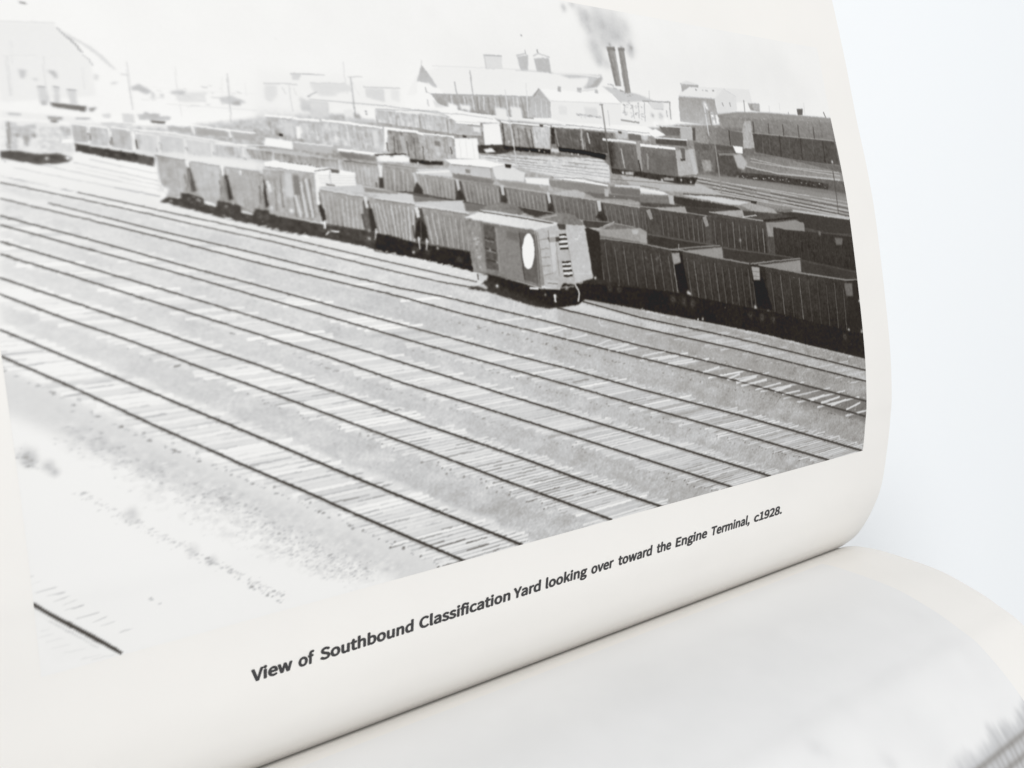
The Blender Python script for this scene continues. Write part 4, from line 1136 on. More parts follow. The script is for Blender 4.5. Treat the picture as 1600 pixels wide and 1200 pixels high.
P.line('-189.31,142.82,0.21 -184.03,143.57,0.21', 90)
P.poly('-188.82,143.38 -184.07,143.39 -180.94,142.79 -181.15,141.69 -188.33,141.79', 232, soft=1)
P.line('-189.66,143.06,0.28 -181.62,143.49,0.28', 100, a=.85)
P.poly('-185.86,143.43 -184.85,143.47 -185.09,142.63 -185.89,142.60', 120, soft=.6)
P.poly('-189.31,142.82 -181.89,143.12 -182.14,141.84 -189.15,141.59', 232, a=.8, soft=1.5)
# hopper cars with ribs; dark between them
P.poly('-197.40,141.12 -176.67,139.02 -177.40,135.06 -189.82,135.65 -197.53,137.16', 128, soft=1, rough=8)
P.poly('-188.20,140.38 -170.01,137.97 -143.73,135.09 -109.62,131.20 -109.49,125.65 -133.46,128.76 -151.99,130.76 -168.36,132.59 -188.77,134.89', 96, t2=74, ax=0, soft=1, rough=8)
P.side('-197.34,141.47 -189.28,140.87 -189.80,135.75 -197.35,137.16', 182, 160, ribs=9, rt=205, ra=.5)
P.side('-187.74,140.75 -178.17,139.97 -177.82,135.06 -188.14,136.31', 168, 150, ribs=10, rt=200, ra=.6)
P.line('-197.34,141.47,0.20 -189.28,140.87,0.21', 150, a=.8)
P.poly('-189.25,141.05 -188.13,140.73 -188.68,137.71 -189.40,138.04', 222, soft=1)
P.poly('-189.40,138.04 -188.42,138.07 -188.23,135.78 -189.80,135.75', 75, soft=1)
P.line('-190.37,136.97,0.34 -190.35,135.92,0.34', 95, a=.8)
P.line('-187.87,141.10,0.24 -178.12,140.22,0.25', 150, a=.8)
P.side('-188.13,140.73 -180.42,140.08 -181.14,135.01 -188.71,135.24', 160, 138, ribs=7, rt=196, ra=.65)
P.side('-179.39,139.02 -170.01,137.97 -170.43,133.31 -179.14,134.67', 158, 136, ribs=9, rt=192, ra=.65)
P.side('-168.25,138.01 -157.53,136.90 -158.07,131.52 -167.85,132.96', 146, 124, ribs=9, rt=186, ra=.65)
P.side('-155.95,136.54 -143.72,135.17 -143.83,130.58 -155.80,132.30', 136, 116, ribs=10, rt=176, ra=.65)
P.side('-141.97,134.99 -127.09,133.52 -127.35,127.91 -141.68,129.79', 122, 102, ribs=10, rt=160, ra=.6)
P.side('-125.23,133.12 -109.56,131.50 -109.49,125.65 -124.84,127.90', 110, 90, ribs=10, rt=145, ra=.6)
for st in ('-188.11,140.84,0.24 -179.80,140.10,0.25', '-179.56,139.20,0.25 -169.98,138.15,0.26', '-168.25,138.01,0.26 -157.51,136.98,0.27', '-156.15,136.73,0.27 -143.68,135.37,0.28', '-142.19,135.19,0.28 -127.05,133.73,0.29', '-125.46,133.33,0.29 -109.53,131.63,0.30'):
    P.line(st, 178, a=.7)
for st in ('-180.56,139.35,0.78 -180.20,136.82,0.71', '-169.32,138.17,0.88 -169.24,135.56,0.73', '-156.82,136.92,0.99 -156.79,134.60,0.83', '-142.91,135.38,1.02 -142.91,132.78,0.87', '-126.54,133.53,1.23 -126.52,130.82,1.07'):
    P.line(st, 196, a=.95)
for st in ('-181.58,134.82 -180.10,137.37 -178.80,135.40 -178.83,134.50', '-170.65,133.31 -169.09,135.86 -167.71,133.71 -167.85,132.96', '-157.75,133.24 -156.79,134.60 -155.62,133.26 -156.17,132.87', '-144.05,130.78 -142.87,132.98 -141.79,131.99 -142.30,130.58', '-128.50,129.16 -126.48,131.03 -124.32,129.15 -124.80,128.11'):
    P.poly(st, 72, soft=1.2, rough=8)
# insides of the hoppers
P.poly('-179.77,140.28 -170.82,140.56 -170.31,138.70 -178.76,139.04', 205, soft=1)
P.line('-179.94,139.37,0.43 -170.93,139.99,0.44', 230, a=.8)
P.poly('-170.13,139.64 -162.73,138.71 -158.67,138.23 -159.37,137.06 -168.25,138.01 -170.34,138.52', 128, soft=1.5)
P.poly('-158.67,138.23 -145.80,137.33 -143.64,135.57 -155.67,136.74', 148, soft=1.5)
P.poly('-149.41,139.04 -141.91,139.02 -142.03,137.20 -149.21,137.66', 226, soft=1)
P.poly('-141.99,138.61 -122.88,137.57 -122.86,135.03 -130.56,135.35 -141.82,137.00', 136, soft=1)
P.line('-140.31,139.26,0.48 -133.05,138.82,0.65 -122.31,137.58,0.50', 232)
P.line('-140.83,139.25,0.20 -130.25,139.30,0.16 -122.26,137.80,0.17', 120, a=.8)
P.poly('-141.12,135.40 -134.12,136.33 -131.06,135.55 -131.31,134.31 -140.21,134.81', 178, soft=1)
P.poly('-131.02,135.76 -111.28,134.75 -111.65,133.01 -127.01,133.94', 112, soft=1.5)
P.poly('-128.62,134.13 -115.58,134.05 -111.61,133.23 -111.74,132.58 -124.90,133.33', 168, a=.7, soft=1)
P.poly('-123.91,136.71 -122.23,136.65 -122.84,134.61 -124.06,134.68', 176, soft=1)
P.line('-120.02,137.63,0.42 -110.69,137.37,0.60', 205)
P.poly('-121.79,137.38 -110.84,136.71 -111.28,134.75 -121.63,135.47', 120, soft=1)
# shed car
P.poly('-170.52,142.07 -159.40,141.49 -159.53,138.59 -169.72,139.47 -171.29,140.36', 196, t2=188, ax=0, soft=1)
P.poly('-171.90,142.76 -161.36,143.16 -154.59,142.04 -159.48,141.10 -170.16,141.70', 234, soft=.8)
P.line('-170.18,141.59,0.18 -159.48,141.10,0.19', 160)
P.poly('-158.74,141.32 -154.11,142.05 -149.16,140.23 -149.87,138.04 -158.16,138.43', 214, soft=1)
P.poly('-154.79,142.23 -152.90,142.10 -153.23,141.22 -154.83,141.33', 90, soft=.6)
P.poly('-166.64,140.57 -165.09,140.47 -165.36,139.59 -166.50,139.67', 140, soft=.8)
P.line('-170.16,139.46,0.18 -159.57,138.40,0.19', 130, a=.8)
P.line('-159.25,141.11,0.19 -159.46,138.48,0.19', 150)

# ---- right-hand hopper rows (H view)
P.poly('-111.47,133.88 -100.56,133.09 -72.58,131.40 -7.19,127.81 -10.07,114.90 -9.63,107.89 -48.30,116.04 -81.84,120.74 -113.25,124.83', 88, soft=2, rough=6)
P.poly('-110.69,137.37 -101.18,135.98 -100.06,135.33 -111.18,135.18', 205, soft=1)
P.poly('-111.09,135.62 -100.43,135.10 -99.34,132.88 -111.61,133.23', 122, soft=1.5, rough=6)
P.line('-110.84,136.71,0.86 -101.52,135.84,0.70', 222)
P.line('-110.61,137.72,0.21 -103.45,136.97,0.22', 110, a=.8)
P.poly('-100.38,135.32 -98.47,135.35 -98.43,132.66 -100.29,132.87', 178, soft=1)
P.poly('-98.20,135.13 -71.70,132.12 -69.79,130.94 -72.64,131.17 -93.67,132.24 -98.33,133.11', 74, soft=1)
P.poly('-95.25,135.39 -82.28,135.18 -65.49,133.60 -70.83,132.74 -75.11,132.91', 200, soft=1)
P.line('-94.19,135.77,0.22 -78.76,135.37,0.23 -63.18,133.86,0.29', 84)
P.poly('-65.41,133.94 -62.43,133.86 -62.87,132.65 -64.94,132.78', 70, soft=.6)
P.poly('-70.81,132.84 -65.52,133.45 -55.29,131.70 -53.29,130.23 -65.36,130.95', 160, soft=1, rough=6)
P.poly('-45.81,131.49 -15.34,128.91 -16.51,127.85 -22.78,128.14 -46.86,130.48', 184, soft=1)
P.poly('-53.96,130.72 -45.18,130.74 -9.15,127.55 -9.19,123.23 -28.13,124.00 -41.34,125.93 -44.01,128.72', 76, soft=1)
P.poly('-51.48,131.22 -45.75,131.74 -45.53,130.99 -50.07,130.48', 120, soft=1)
P.poly('-107.05,131.82 -94.35,132.15 -93.78,130.21 -104.71,131.21', 158, soft=1)
P.poly('-94.38,132.01 -72.69,130.93 -85.54,129.75 -93.45,130.21', 78, soft=1)
P.poly('-84.66,130.67 -69.70,131.32 -69.42,129.27 -73.02,129.42', 162, soft=1)
P.poly('-69.76,131.03 -58.06,129.74 -64.19,129.50 -68.59,129.74', 80, soft=1)
P.line('-111.83,132.14,0.26 -100.94,131.31,0.26 -85.59,129.52,0.27', 170, a=.7)
P.line('-84.66,130.67,0.23 -70.20,129.03,0.28 -59.99,127.94,0.29', 182, a=.8)
P.line('-70.17,129.17,0.33 -63.39,129.74,0.33', 205, a=.8)
P.line('-60.73,128.04,0.67 -43.55,128.97,0.60', 66)
P.side('-111.88,131.93 -108.95,131.51 -108.74,124.78 -112.61,125.04', 96, 80, ribs=3, rt=140, ra=.5)
P.side('-105.22,131.17 -86.94,129.53 -87.47,121.77 -105.31,124.34', 88, 76, ribs=9, rt=136, ra=.75, rw=.28)
P.side('-84.27,129.29 -60.08,127.55 -60.71,116.90 -84.81,121.44', 84, 70, ribs=9, rt=138, ra=.75, rw=.28)
P.side('-56.54,126.06 -9.49,121.89 -9.63,107.89 -56.88,116.79', 74, 62, ribs=13, rt=96, ra=.5, rw=.2)
for st in ('-108.99,131.29,1.46 -108.18,128.68,1.29', '-86.99,129.30,1.54 -86.20,126.55,1.45'):
    P.line(st, 150, a=.9)
P.poly('-59.69,127.55 -41.01,127.45 -40.78,124.66 -56.54,126.06 -56.76,123.13 -59.46,123.17', 138, soft=1)
P.poly('-58.60,127.30 -53.89,127.52 -44.94,128.22 -40.70,126.94 -40.95,124.67 -51.21,125.28', 142, soft=1)
P.line('-59.14,126.57,0.97 -57.87,123.39,1.16', 150, a=.8)
P.puff('-72.65,122.43,0.56 -33.35,123.91,0.61', 175, .7)
P.poly('-25.40,122.40 -21.00,122.07 -21.72,119.98 -25.02,120.05', 112, soft=2)
P.line('-59.65,122.20,0.24 -59.57,116.86,0.24', 110, a=.7)

P.poly('-130.46,124.40 -113.22,125.01 -81.80,120.92 -48.20,116.54 -13.76,110.74 -8.74,107.58 -20.78,107.95 -69.37,114.87 -99.34,119.87', 84, soft=1, rough=5)

# ---- front row, left part: hoppers, box car
P.poly('-235.95,141.28 -229.64,140.45 -223.66,139.56 -215.46,138.70 -214.87,140.34 -223.44,141.00 -232.39,141.89', 224, a=.8, soft=1.5)
P.poly('-230.61,139.95 -216.20,138.19 -214.23,138.08 -214.98,130.63 -218.72,130.15 -228.06,132.76 -230.87,134.11', 150, soft=1, rough=8)
P.side('-235.75,141.08 -230.34,140.18 -230.55,134.26 -228.12,133.38 -234.65,133.30 -235.66,135.39', 178, 172, rough=4)
P.side('-229.47,139.99 -223.95,139.33 -224.54,133.73 -225.74,131.85 -228.02,133.07 -229.35,134.28', 186, 178, rough=4)
P.side('-222.94,139.17 -216.10,138.42 -216.95,132.23 -218.37,130.31 -221.36,131.88 -222.35,133.76', 172, 164, ribs=14, rt=180, ra=.25, rough=4)
P.line('-235.83,141.13,0.21 -230.32,140.27,0.21', 160)
P.line('-229.45,140.15,0.21 -223.94,139.40,0.22', 160)
P.line('-222.93,139.27,0.22 -216.09,138.48,0.22', 160)
P.line('-235.73,140.83,0.30 -235.72,135.99,0.30 -234.57,133.90,0.36', 226)
P.puff('-234.75,134.65,0.59 -235.29,133.89,0.53', 236, .9)
P.line('-230.11,140.28,0.66 -229.92,138.58,0.48', 230)
P.line('-223.51,139.57,0.62 -223.51,137.51,0.49', 230)
P.line('-220.00,138.72,0.31 -220.09,137.76,0.25', 236)
P.poly('-230.15,139.04 -229.57,138.90 -229.03,134.44 -229.95,134.27 -230.24,136.42', 92, soft=1)
P.line('-230.90,137.63,0.30 -230.67,135.49,0.30 -231.00,134.26,0.24', 120, a=.8)
P.line('-229.92,138.58,0.18 -230.16,134.88,0.18', 160, a=.9)
P.poly('-223.31,137.84 -222.57,137.54 -222.21,132.97 -223.12,132.81 -223.42,135.00', 74, soft=1)
P.line('-224.28,136.55,0.31 -224.54,133.73,0.31', 120, a=.8)
P.poly('-215.58,136.91 -215.08,136.92 -215.23,131.60 -215.94,131.27 -215.89,133.84', 66, soft=1)
P.line('-216.58,135.76,0.32 -216.85,132.23,0.32', 110, a=.8)
P.line('-223.20,136.89,0.12 -223.34,133.43,0.12', 180, a=.8)
P.line('-215.88,137.71,0.25 -216.22,133.84,0.19', 205, a=.8)
# box car
P.side('-215.34,139.02 -204.39,138.41 -204.74,128.33 -208.85,129.01 -214.97,129.99 -215.28,131.27', 170, 164, rough=8, mottle=8)
P.poly('-214.91,140.50 -212.07,141.10 -200.75,139.81 -204.18,138.62 -214.80,139.69', 238, soft=.8)
P.line('-214.82,139.59,0.16 -204.38,138.48,0.20', 150)
P.line('-212.09,141.00,0.16 -202.55,139.82,0.17', 175, a=.9)
P.dots('-212.08,141.03 -202.54,139.89', 22, .2, 110, .8, .05)
P.poly('-210.95,138.66 -209.27,138.48 -209.75,133.26 -211.39,133.74', 200, a=.8, soft=1.5)
P.poly('-209.31,138.21 -207.98,137.92 -208.10,133.94 -209.48,133.92', 118, a=.8, soft=1.5)
for st in ('-214.77,136.77,0.64 -214.39,134.51,0.51', '-209.31,133.93,0.45 -208.80,129.33,0.39', '-207.85,136.59,0.39 -207.41,129.33,0.39', '-206.51,137.29,0.39 -206.18,129.33,0.39'):
    P.line(st, 218, a=.8)
for st in ('-211.88,138.14,0.32 -212.27,131.29,0.32', '-208.14,136.92,0.26 -208.10,129.33,0.26', '-207.22,137.27,0.33 -206.71,129.33,0.26', '-205.81,137.30,0.26 -205.65,129.33,0.26', '-213.27,136.80,0.19 -213.71,130.64,0.19', '-209.70,133.59,0.26 -209.66,129.34,0.26'):
    P.line(st, 112, a=.7)
P.puff('-210.64,130.80,0.45 -214.86,131.44,0.45 -214.59,135.80,0.38', 232, .8)
P.poly('-204.40,138.35 -203.42,138.88 -195.05,138.60 -195.27,136.17 -203.60,135.68 -204.25,131.99 -204.89,131.98', 230, soft=.8)
for st in ('-203.65,137.52,0.13 -195.17,137.90,0.14', '-203.56,137.02,0.13 -195.27,137.28,0.14', '-203.46,136.52,0.13 -195.37,136.69,0.14', '-203.55,138.10,0.13 -195.08,138.39,0.14'):
    P.line(st, 190, a=.7)
P.poly('-203.75,139.04 -200.75,139.81 -194.99,138.95 -195.08,138.42 -203.48,138.54', 238, soft=.8)
P.line('-204.29,139.02,0.20 -200.78,139.60,0.27 -198.69,139.01,0.20', 110, a=.9)
P.poly('-200.59,139.64 -198.62,139.46 -198.83,138.67 -200.56,138.79', 100, soft=.8)
P.line('-202.26,136.21,0.30 -200.10,136.08,0.30', 120)
P.line('-200.87,139.12,0.20 -201.14,136.40,0.20', 165, a=.8)
# gondolas of the front row
P.poly('-203.95,135.67 -201.41,135.88 -193.21,136.04 -185.60,134.94 -181.68,134.28 -185.10,133.17 -193.83,134.64', 196, soft=1)
P.poly('-193.63,135.86 -185.23,134.77 -185.69,134.41 -193.42,134.82', 140, soft=1)
P.poly('-204.12,134.66 -184.54,131.76 -184.94,124.17 -203.75,127.83', 104, soft=1, rough=8)
P.poly('-191.43,132.94 -167.09,129.62 -167.81,121.09 -192.57,125.68', 92, soft=1, rough=8)
P.side('-203.86,135.17 -194.16,133.77 -194.73,126.57 -203.70,128.16', 166, 150, ribs=9, rt=208, ra=.75, rw=.22)
P.side('-192.83,133.79 -184.42,132.47 -185.31,124.35 -192.17,125.78', 162, 146, ribs=9, rt=208, ra=.75, rw=.24)
P.line('-204.00,135.40,0.30 -193.94,133.95,0.31', 205)
P.line('-203.87,135.07,0.13 -194.01,133.57,0.14', 120, a=.8)
P.poly('-204.59,131.65 -203.77,132.32 -203.16,129.32 -203.49,128.32 -204.33,128.66', 66, soft=1)
P.line('-193.59,133.78,0.75 -193.41,131.37,0.68', 214)
P.poly('-193.28,131.02 -192.26,131.37 -191.67,126.53 -193.26,126.21', 66, soft=1)
P.line('-194.77,129.99,0.54 -194.63,127.25,0.41', 84, a=.9)
P.side('-191.35,133.46 -181.63,132.13 -182.59,123.60 -190.28,125.48', 160, 142, ribs=9, rt=206, ra=.75, rw=.26)
P.side('-179.90,131.42 -167.48,129.99 -168.20,121.47 -178.91,123.35', 150, 130, ribs=8, rt=196, ra=.75, rw=.26)
P.poly('-191.17,134.51 -181.64,134.46 -181.57,132.49 -189.78,133.55', 200, soft=1)
P.poly('-181.71,134.10 -172.61,133.29 -173.99,132.73 -181.54,132.67', 126, soft=1)
P.poly('-181.57,132.49 -168.70,133.14 -168.27,130.54 -180.08,131.60', 196, soft=1)
P.poly('-168.33,132.77 -161.26,131.88 -164.66,130.74 -168.24,130.73', 118, soft=1)
P.line('-191.32,133.63,0.31 -181.58,132.42,0.32', 212)
P.line('-181.43,132.13,0.32 -167.41,130.36,0.33', 208)
P.line('-191.38,133.25,0.17 -181.64,132.06,0.18', 116, a=.8)
P.line('-179.89,131.50,0.18 -167.49,129.91,0.18', 110, a=.8)
P.line('-181.34,132.67,0.14 -168.26,133.15,0.15', 222, a=.8)
P.line('-181.31,131.60,0.92 -181.08,129.27,0.85', 214)
P.poly('-182.83,124.66 -181.92,127.85 -180.67,129.27 -179.36,127.12 -179.39,124.25 -180.89,123.92', 58, soft=1.2)
P.line('-180.60,128.92,0.18 -181.17,124.28,0.18', 130, a=.7)
P.line('-182.80,127.50,0.42 -182.83,124.66,0.35', 86, a=.9)
# black underneath
P.poly('-236.14,132.32 -234.65,133.30 -232.21,133.02 -232.06,134.09 -230.02,133.81 -228.02,133.07 -227.89,131.84 -225.79,131.54 -225.32,132.63 -222.87,132.34 -220.92,131.57 -220.95,130.31 -218.77,129.83 -218.19,131.10 -215.35,130.79 -215.14,129.99 -208.87,128.84 -203.75,127.83 -194.73,126.57 -185.66,124.71 -186.27,120.69 -191.60,121.87 -197.09,123.37 -204.16,125.01 -212.66,126.27 -219.04,127.93 -225.17,129.37 -232.44,131.35', 76, soft=.9, rough=7)
P.poly('-192.55,125.85 -190.28,125.48 -182.56,123.77 -168.45,121.29 -168.29,116.66 -173.79,117.97 -183.10,120.24 -193.12,122.08', 58, soft=.9, rough=6)
P.dots('-235.82,132.15 -225.15,129.53 -212.64,126.43 -197.09,123.37 -186.24,120.86', 90, .25, 226, .8, .12, 1.6)
P.dots('-190.87,121.61 -183.13,120.07 -169.14,116.88', 60, .25, 222, .8, .12, 1.6)
P.puff('-234.18,132.55,0.30 -230.73,133.04,0.30 -229.25,132.90,0.27 -223.92,131.55,0.31 -222.42,132.19,0.31', 190, .7)
P.dots('-230.13,133.05 -228.36,132.76', 6, .3, 190, .8, .3)
P.line('-203.60,128.82,0.40 -203.87,127.00,0.46', 236)
P.line('-203.77,125.73,0.26 -202.85,126.59,0.33 -201.97,126.48,0.27 -200.73,126.23,0.40', 238)
P.line('-192.01,126.88,0.34 -192.56,124.48,0.27', 220, a=.9)
P.puff('-193.78,126.55,0.34 -194.04,124.84,0.41', 215, .8)
P.line('-181.78,124.83,0.32 -181.78,122.16,0.28', 228, a=.9)
P.line('-179.75,124.62,0.32 -180.04,121.94,0.28', 228, a=.9)
P.puff('-183.58,121.67,0.32 -177.29,122.41,0.32 -181.84,124.47,0.42 -179.71,124.08,0.43', 222, .8)

# ---- heaped coal and the hoppers behind the loose box car
P.poly('-164.66,130.74 -162.14,132.07 -157.35,132.86 -153.20,132.12 -151.58,130.38 -152.20,129.60 -159.67,130.37', 138, t2=120, ax=0, soft=1, rough=8)
P.poly('-148.91,128.81 -145.28,129.59 -139.98,130.59 -135.41,129.78 -133.08,127.94 -133.44,125.91 -142.52,127.99', 142, t2=120, ax=0, soft=1, rough=8)
P.poly('-151.78,131.93 -142.60,130.39 -147.35,129.20 -151.58,130.38', 78, soft=1.5)
P.line('-151.82,131.74,0.23 -142.08,130.39,0.24', 170, a=.7)
P.line('-146.39,129.00,0.35 -141.17,129.79,0.32', 178, a=.7)
P.poly('-132.93,128.76 -123.15,127.89 -127.92,126.26 -132.76,126.72', 80, soft=1.5)
P.line('-132.96,128.56,0.24 -123.15,127.89,0.25', 150, a=.7)
P.line('-132.80,126.51,0.32 -127.92,126.26,0.33 -121.97,128.09,0.29', 196, a=.8)
P.poly('-127.92,126.26 -122.62,127.68 -115.26,126.78 -113.61,126.12 -123.53,125.80', 118, soft=1, rough=6)
P.poly('-128.55,125.86 -112.97,126.33 -110.77,125.23 -111.33,122.23 -127.15,124.39', 152, soft=1, rough=5)
P.line('-127.74,124.19,0.33 -111.34,122.14,0.34', 176, a=.8)
P.line('-127.41,126.05,0.21 -122.05,127.67,0.21 -115.30,126.57,0.21', 176, a=.7)
P.poly('-116.32,125.81 -113.65,125.91 -114.18,124.63 -115.95,124.66', 190, a=.7, soft=1.5)
# big dark hoppers, right front
P.poly('-129.94,124.23 -99.27,120.22 -69.30,115.24 -20.69,108.37 -9.58,108.16 -11.36,81.01 -45.84,89.21 -72.10,95.51 -95.62,100.46 -116.74,104.84 -137.40,108.84', 64, soft=1, rough=5)
P.poly('-132.64,125.90 -128.02,124.20 -111.33,122.23 -101.81,120.28 -104.58,104.59 -136.24,109.38', 68, soft=1, rough=5)
P.line('-128.42,125.03,0.33 -128.27,113.07,0.37', 122, a=.8)
P.side('-128.10,123.70 -102.12,120.29 -101.71,108.38 -127.93,112.81', 84, 66, ribs=8, rt=126, ra=.8, rw=.27)
P.side('-97.99,119.53 -69.30,115.24 -69.38,101.95 -97.60,107.28', 82, 64, ribs=10, rt=126, ra=.8, rw=.27)
P.side('-62.81,113.97 -21.59,108.41 -22.18,91.63 -62.57,100.84', 78, 60, ribs=9, rt=126, ra=.8, rw=.27)
P.poly('-21.59,108.41 -9.69,107.62 -10.96,90.76 -22.90,91.68', 62, soft=1)
for st, e in (('-135.79,124.72,0.36 -113.72,122.27,0.38 -102.43,120.30,0.39 -99.31,120.00,0.35', 150), ('-99.27,120.22,0.40 -85.83,117.85,0.41 -70.01,115.36,0.47', 146), ('-65.65,114.88,0.43 -45.91,111.72,0.50 -21.59,108.41,0.52 -8.60,108.28,0.54', 146)):
    P.line(st, e, a=.85)
for st in ('-102.43,120.30,0.31 -93.33,120.76,0.31 -81.79,120.97,0.28', '-69.30,115.24,0.33 -57.07,115.82,0.34 -45.02,116.19,0.35'):
    P.line(st, 158, a=.8)
P.poly('-113.29,124.62 -110.89,124.59 -111.07,122.01 -113.68,122.49', 160, soft=1)
P.poly('-110.33,124.37 -85.86,121.28 -101.76,120.50 -110.73,122.22', 72, soft=1)
P.line('-110.29,124.58,0.21 -98.78,122.87,0.22 -83.17,121.00,0.23', 112, a=.7)
P.poly('-98.40,119.76 -81.19,120.49 -81.11,117.25 -83.83,117.56', 146, soft=1)
P.poly('-80.58,120.02 -48.25,116.29 -68.47,115.69 -80.42,117.23', 74, soft=1)
P.line('-80.54,120.25,0.23 -48.20,116.54,0.25', 108, a=.6)
P.poly('-65.31,114.73 -45.12,115.70 -45.21,111.94 -49.03,112.34', 142, soft=1)
P.poly('-44.40,115.17 -8.36,109.45 -8.63,108.11 -21.54,108.67 -45.04,111.94', 74, soft=1)
P.line('-98.98,121.77,0.31 -99.08,120.22,0.26', 165, a=.8)
P.poly('-102.01,119.85 -98.63,119.54 -96.95,107.24 -101.65,108.38', 54, soft=1)
P.poly('-69.17,114.76 -65.41,114.16 -61.24,100.95 -69.04,102.16', 54, soft=1)
P.poly('-102.28,119.41 -99.12,119.33 -98.96,116.67 -101.94,116.10', 150, soft=1.2, rough=6)
P.poly('-69.07,114.52 -65.41,114.16 -65.76,110.34 -68.72,110.47', 158, soft=1.2, rough=6)
P.line('-68.97,113.09,0.28 -65.69,112.73,0.29', 110, a=.6)
P.line('-68.65,111.65,0.24 -65.73,111.29,0.24', 110, a=.6)
P.poly('-23.14,107.43 -18.64,107.22 -19.00,103.01 -22.61,103.21', 112, soft=2, rough=6)
P.line('-101.94,116.10,0.35 -101.64,108.82,0.35', 150, a=.8)
P.line('-69.18,110.01,0.28 -68.99,102.87,0.28', 112, a=.8)
P.puff('-101.73,108.30,0.53 -97.56,108.26,0.58 -96.97,107.91,0.44 -69.44,102.43,0.66 -63.75,100.63,0.62 -15.46,101.22,0.64 -16.08,91.16,0.64 -23.44,92.25,0.52', 212, .85)
P.puff('-108.47,117.84,0.43 -107.79,118.25,0.39 -112.61,120.11,0.38 -112.32,118.38,0.38', 130, .6)
P.poly('-137.83,112.68 -115.80,110.40 -101.71,108.38 -97.08,107.25 -69.16,101.93 -61.48,100.48 -22.90,91.68 -10.19,89.62 -11.36,81.01 -45.84,89.21 -72.10,95.51 -95.62,100.46 -116.74,104.84 -136.34,108.78', 57, soft=1, rough=4)
P.dots('-116.76,104.71 -102.02,100.91 -85.90,98.18 -64.96,93.51 -41.92,87.61 -16.01,81.83', 80, .3, 200, .7, .15, 1.6)
P.puff('-92.94,100.64,0.40 -94.80,100.63,0.31', 222, .9)
P.line('-97.39,97.65,0.31 -94.51,97.16,0.31', 118, a=.6)

# wheels just showing in the shade
for st in ('-233.67,132.04,0.48 -232.52,131.87,0.48 -229.95,132.19,0.45 -228.73,131.89,0.45 -226.76,131.23,0.46 -224.33,130.92,0.49 -222.96,130.62,0.50 -220.06,129.83,0.47 -217.47,129.83,0.50 -216.04,129.51,0.51 -204.59,126.94,0.56 -202.84,126.65,0.56 -194.99,124.86,0.58 -192.76,124.48,0.58', '-182.81,122.18,0.70 -180.01,121.58,0.71 -171.78,119.73,0.65', '-126.68,110.93,0.82 -123.38,110.35,0.83 -103.90,106.74,0.96 -99.89,105.99,0.97 -96.13,105.19,0.98 -72.00,100.46,1.03 -66.98,99.41,1.05 -61.85,98.33,1.06 -25.88,90.09,1.14'):
    P.puff(st, 112, .55, .5)
    for x, y, r in P.pts(st):
        P.seg(np.array([x - r * .3, y, r * .5]), np.array([x + r * .3, y + 1, r * .5]), 60, .8)

# ---- the loose box car
P.poly('-168.93,129.25 -163.26,130.93 -159.60,130.75 -141.75,127.99 -141.05,127.59 -149.32,126.47 -153.19,126.70', 226, t2=205, ax=0, soft=.8, rough=4)
P.line('-164.66,130.74,0.26 -152.76,129.21,0.31 -142.57,127.68,0.35', 92)
P.line('-164.15,131.04,0.19 -152.67,129.68,0.19', 190, a=.8)
P.line('-168.55,128.88,0.18 -153.22,126.51,0.27', 150)
P.dots('-168.12,128.80 -153.22,126.51', 26, .16, 110, .7, .05)
P.side('-168.67,128.69 -148.89,126.07 -148.98,112.02 -155.29,113.86 -168.29,116.66 -168.37,120.37', 122, 128, rough=5)
P.poly('-168.62,128.51 -164.65,128.11 -164.70,116.53 -168.26,116.85', 142, soft=1, rough=10)
P.poly('-163.81,127.73 -160.69,127.15 -161.21,116.77 -164.58,117.27', 96, soft=1, rough=9)
for st in ('-163.88,124.55,0.30 -161.22,123.94,0.30', '-164.04,122.12,0.33 -161.18,121.30,0.34', '-164.23,119.50,0.30 -161.38,118.66,0.30'):
    P.line(st, 70, a=.9)
for st in ('-163.88,123.99,0.19 -161.31,123.38,0.19', '-163.90,121.55,0.19 -161.26,120.85,0.19'):
    P.line(st, 160, a=.7)
P.poly('-160.52,126.77 -154.08,125.74 -154.30,114.01 -161.07,116.20', 132, soft=.8, rough=5)
P.poly('-157.58,126.17 -154.11,125.55 -154.22,123.44 -157.46,124.07', 108, a=.8, soft=2)
P.line('-160.29,126.76,0.23 -160.81,116.38,0.23', 160, a=.6)
P.poly('-153.84,125.74 -149.06,125.10 -149.35,112.82 -154.03,114.19', 104, soft=.8, rough=5)
P.line('-153.63,125.55,0.23 -153.79,114.18,0.23', 75, a=.8)
P.poly('-148.65,126.07 -146.72,125.66 -148.17,112.37 -149.84,112.84', 138, soft=1)
P.line('-148.47,125.68,0.19 -149.35,112.82,0.19', 80, a=.8)
P.dots('-166.33,124.77 -166.49,119.57', 16, .4, 190, .7, .3)
P.puff('-161.36,118.74,0.30 -166.33,117.71,0.37 -162.96,121.72,0.34 -167.30,125.71,0.33', 200, .6)
# bright oval emblem
ov = P.pts('-151.60,121.06,0.04 -150.86,125.51,0.04 -149.60,121.01,0.04')
c0, up, sd = ov[0, :2], ov[1, :2] - ov[0, :2], ov[2, :2] - ov[0, :2]
ang = np.linspace(0, 2 * np.pi, 40)
P.poly(c0 + np.outer(np.cos(ang), up) + np.outer(np.sin(ang), sd), 90, soft=1)
P.poly(c0 + .97 * np.outer(np.cos(ang), up) + .93 * np.outer(np.sin(ang), sd), 240, soft=.6)
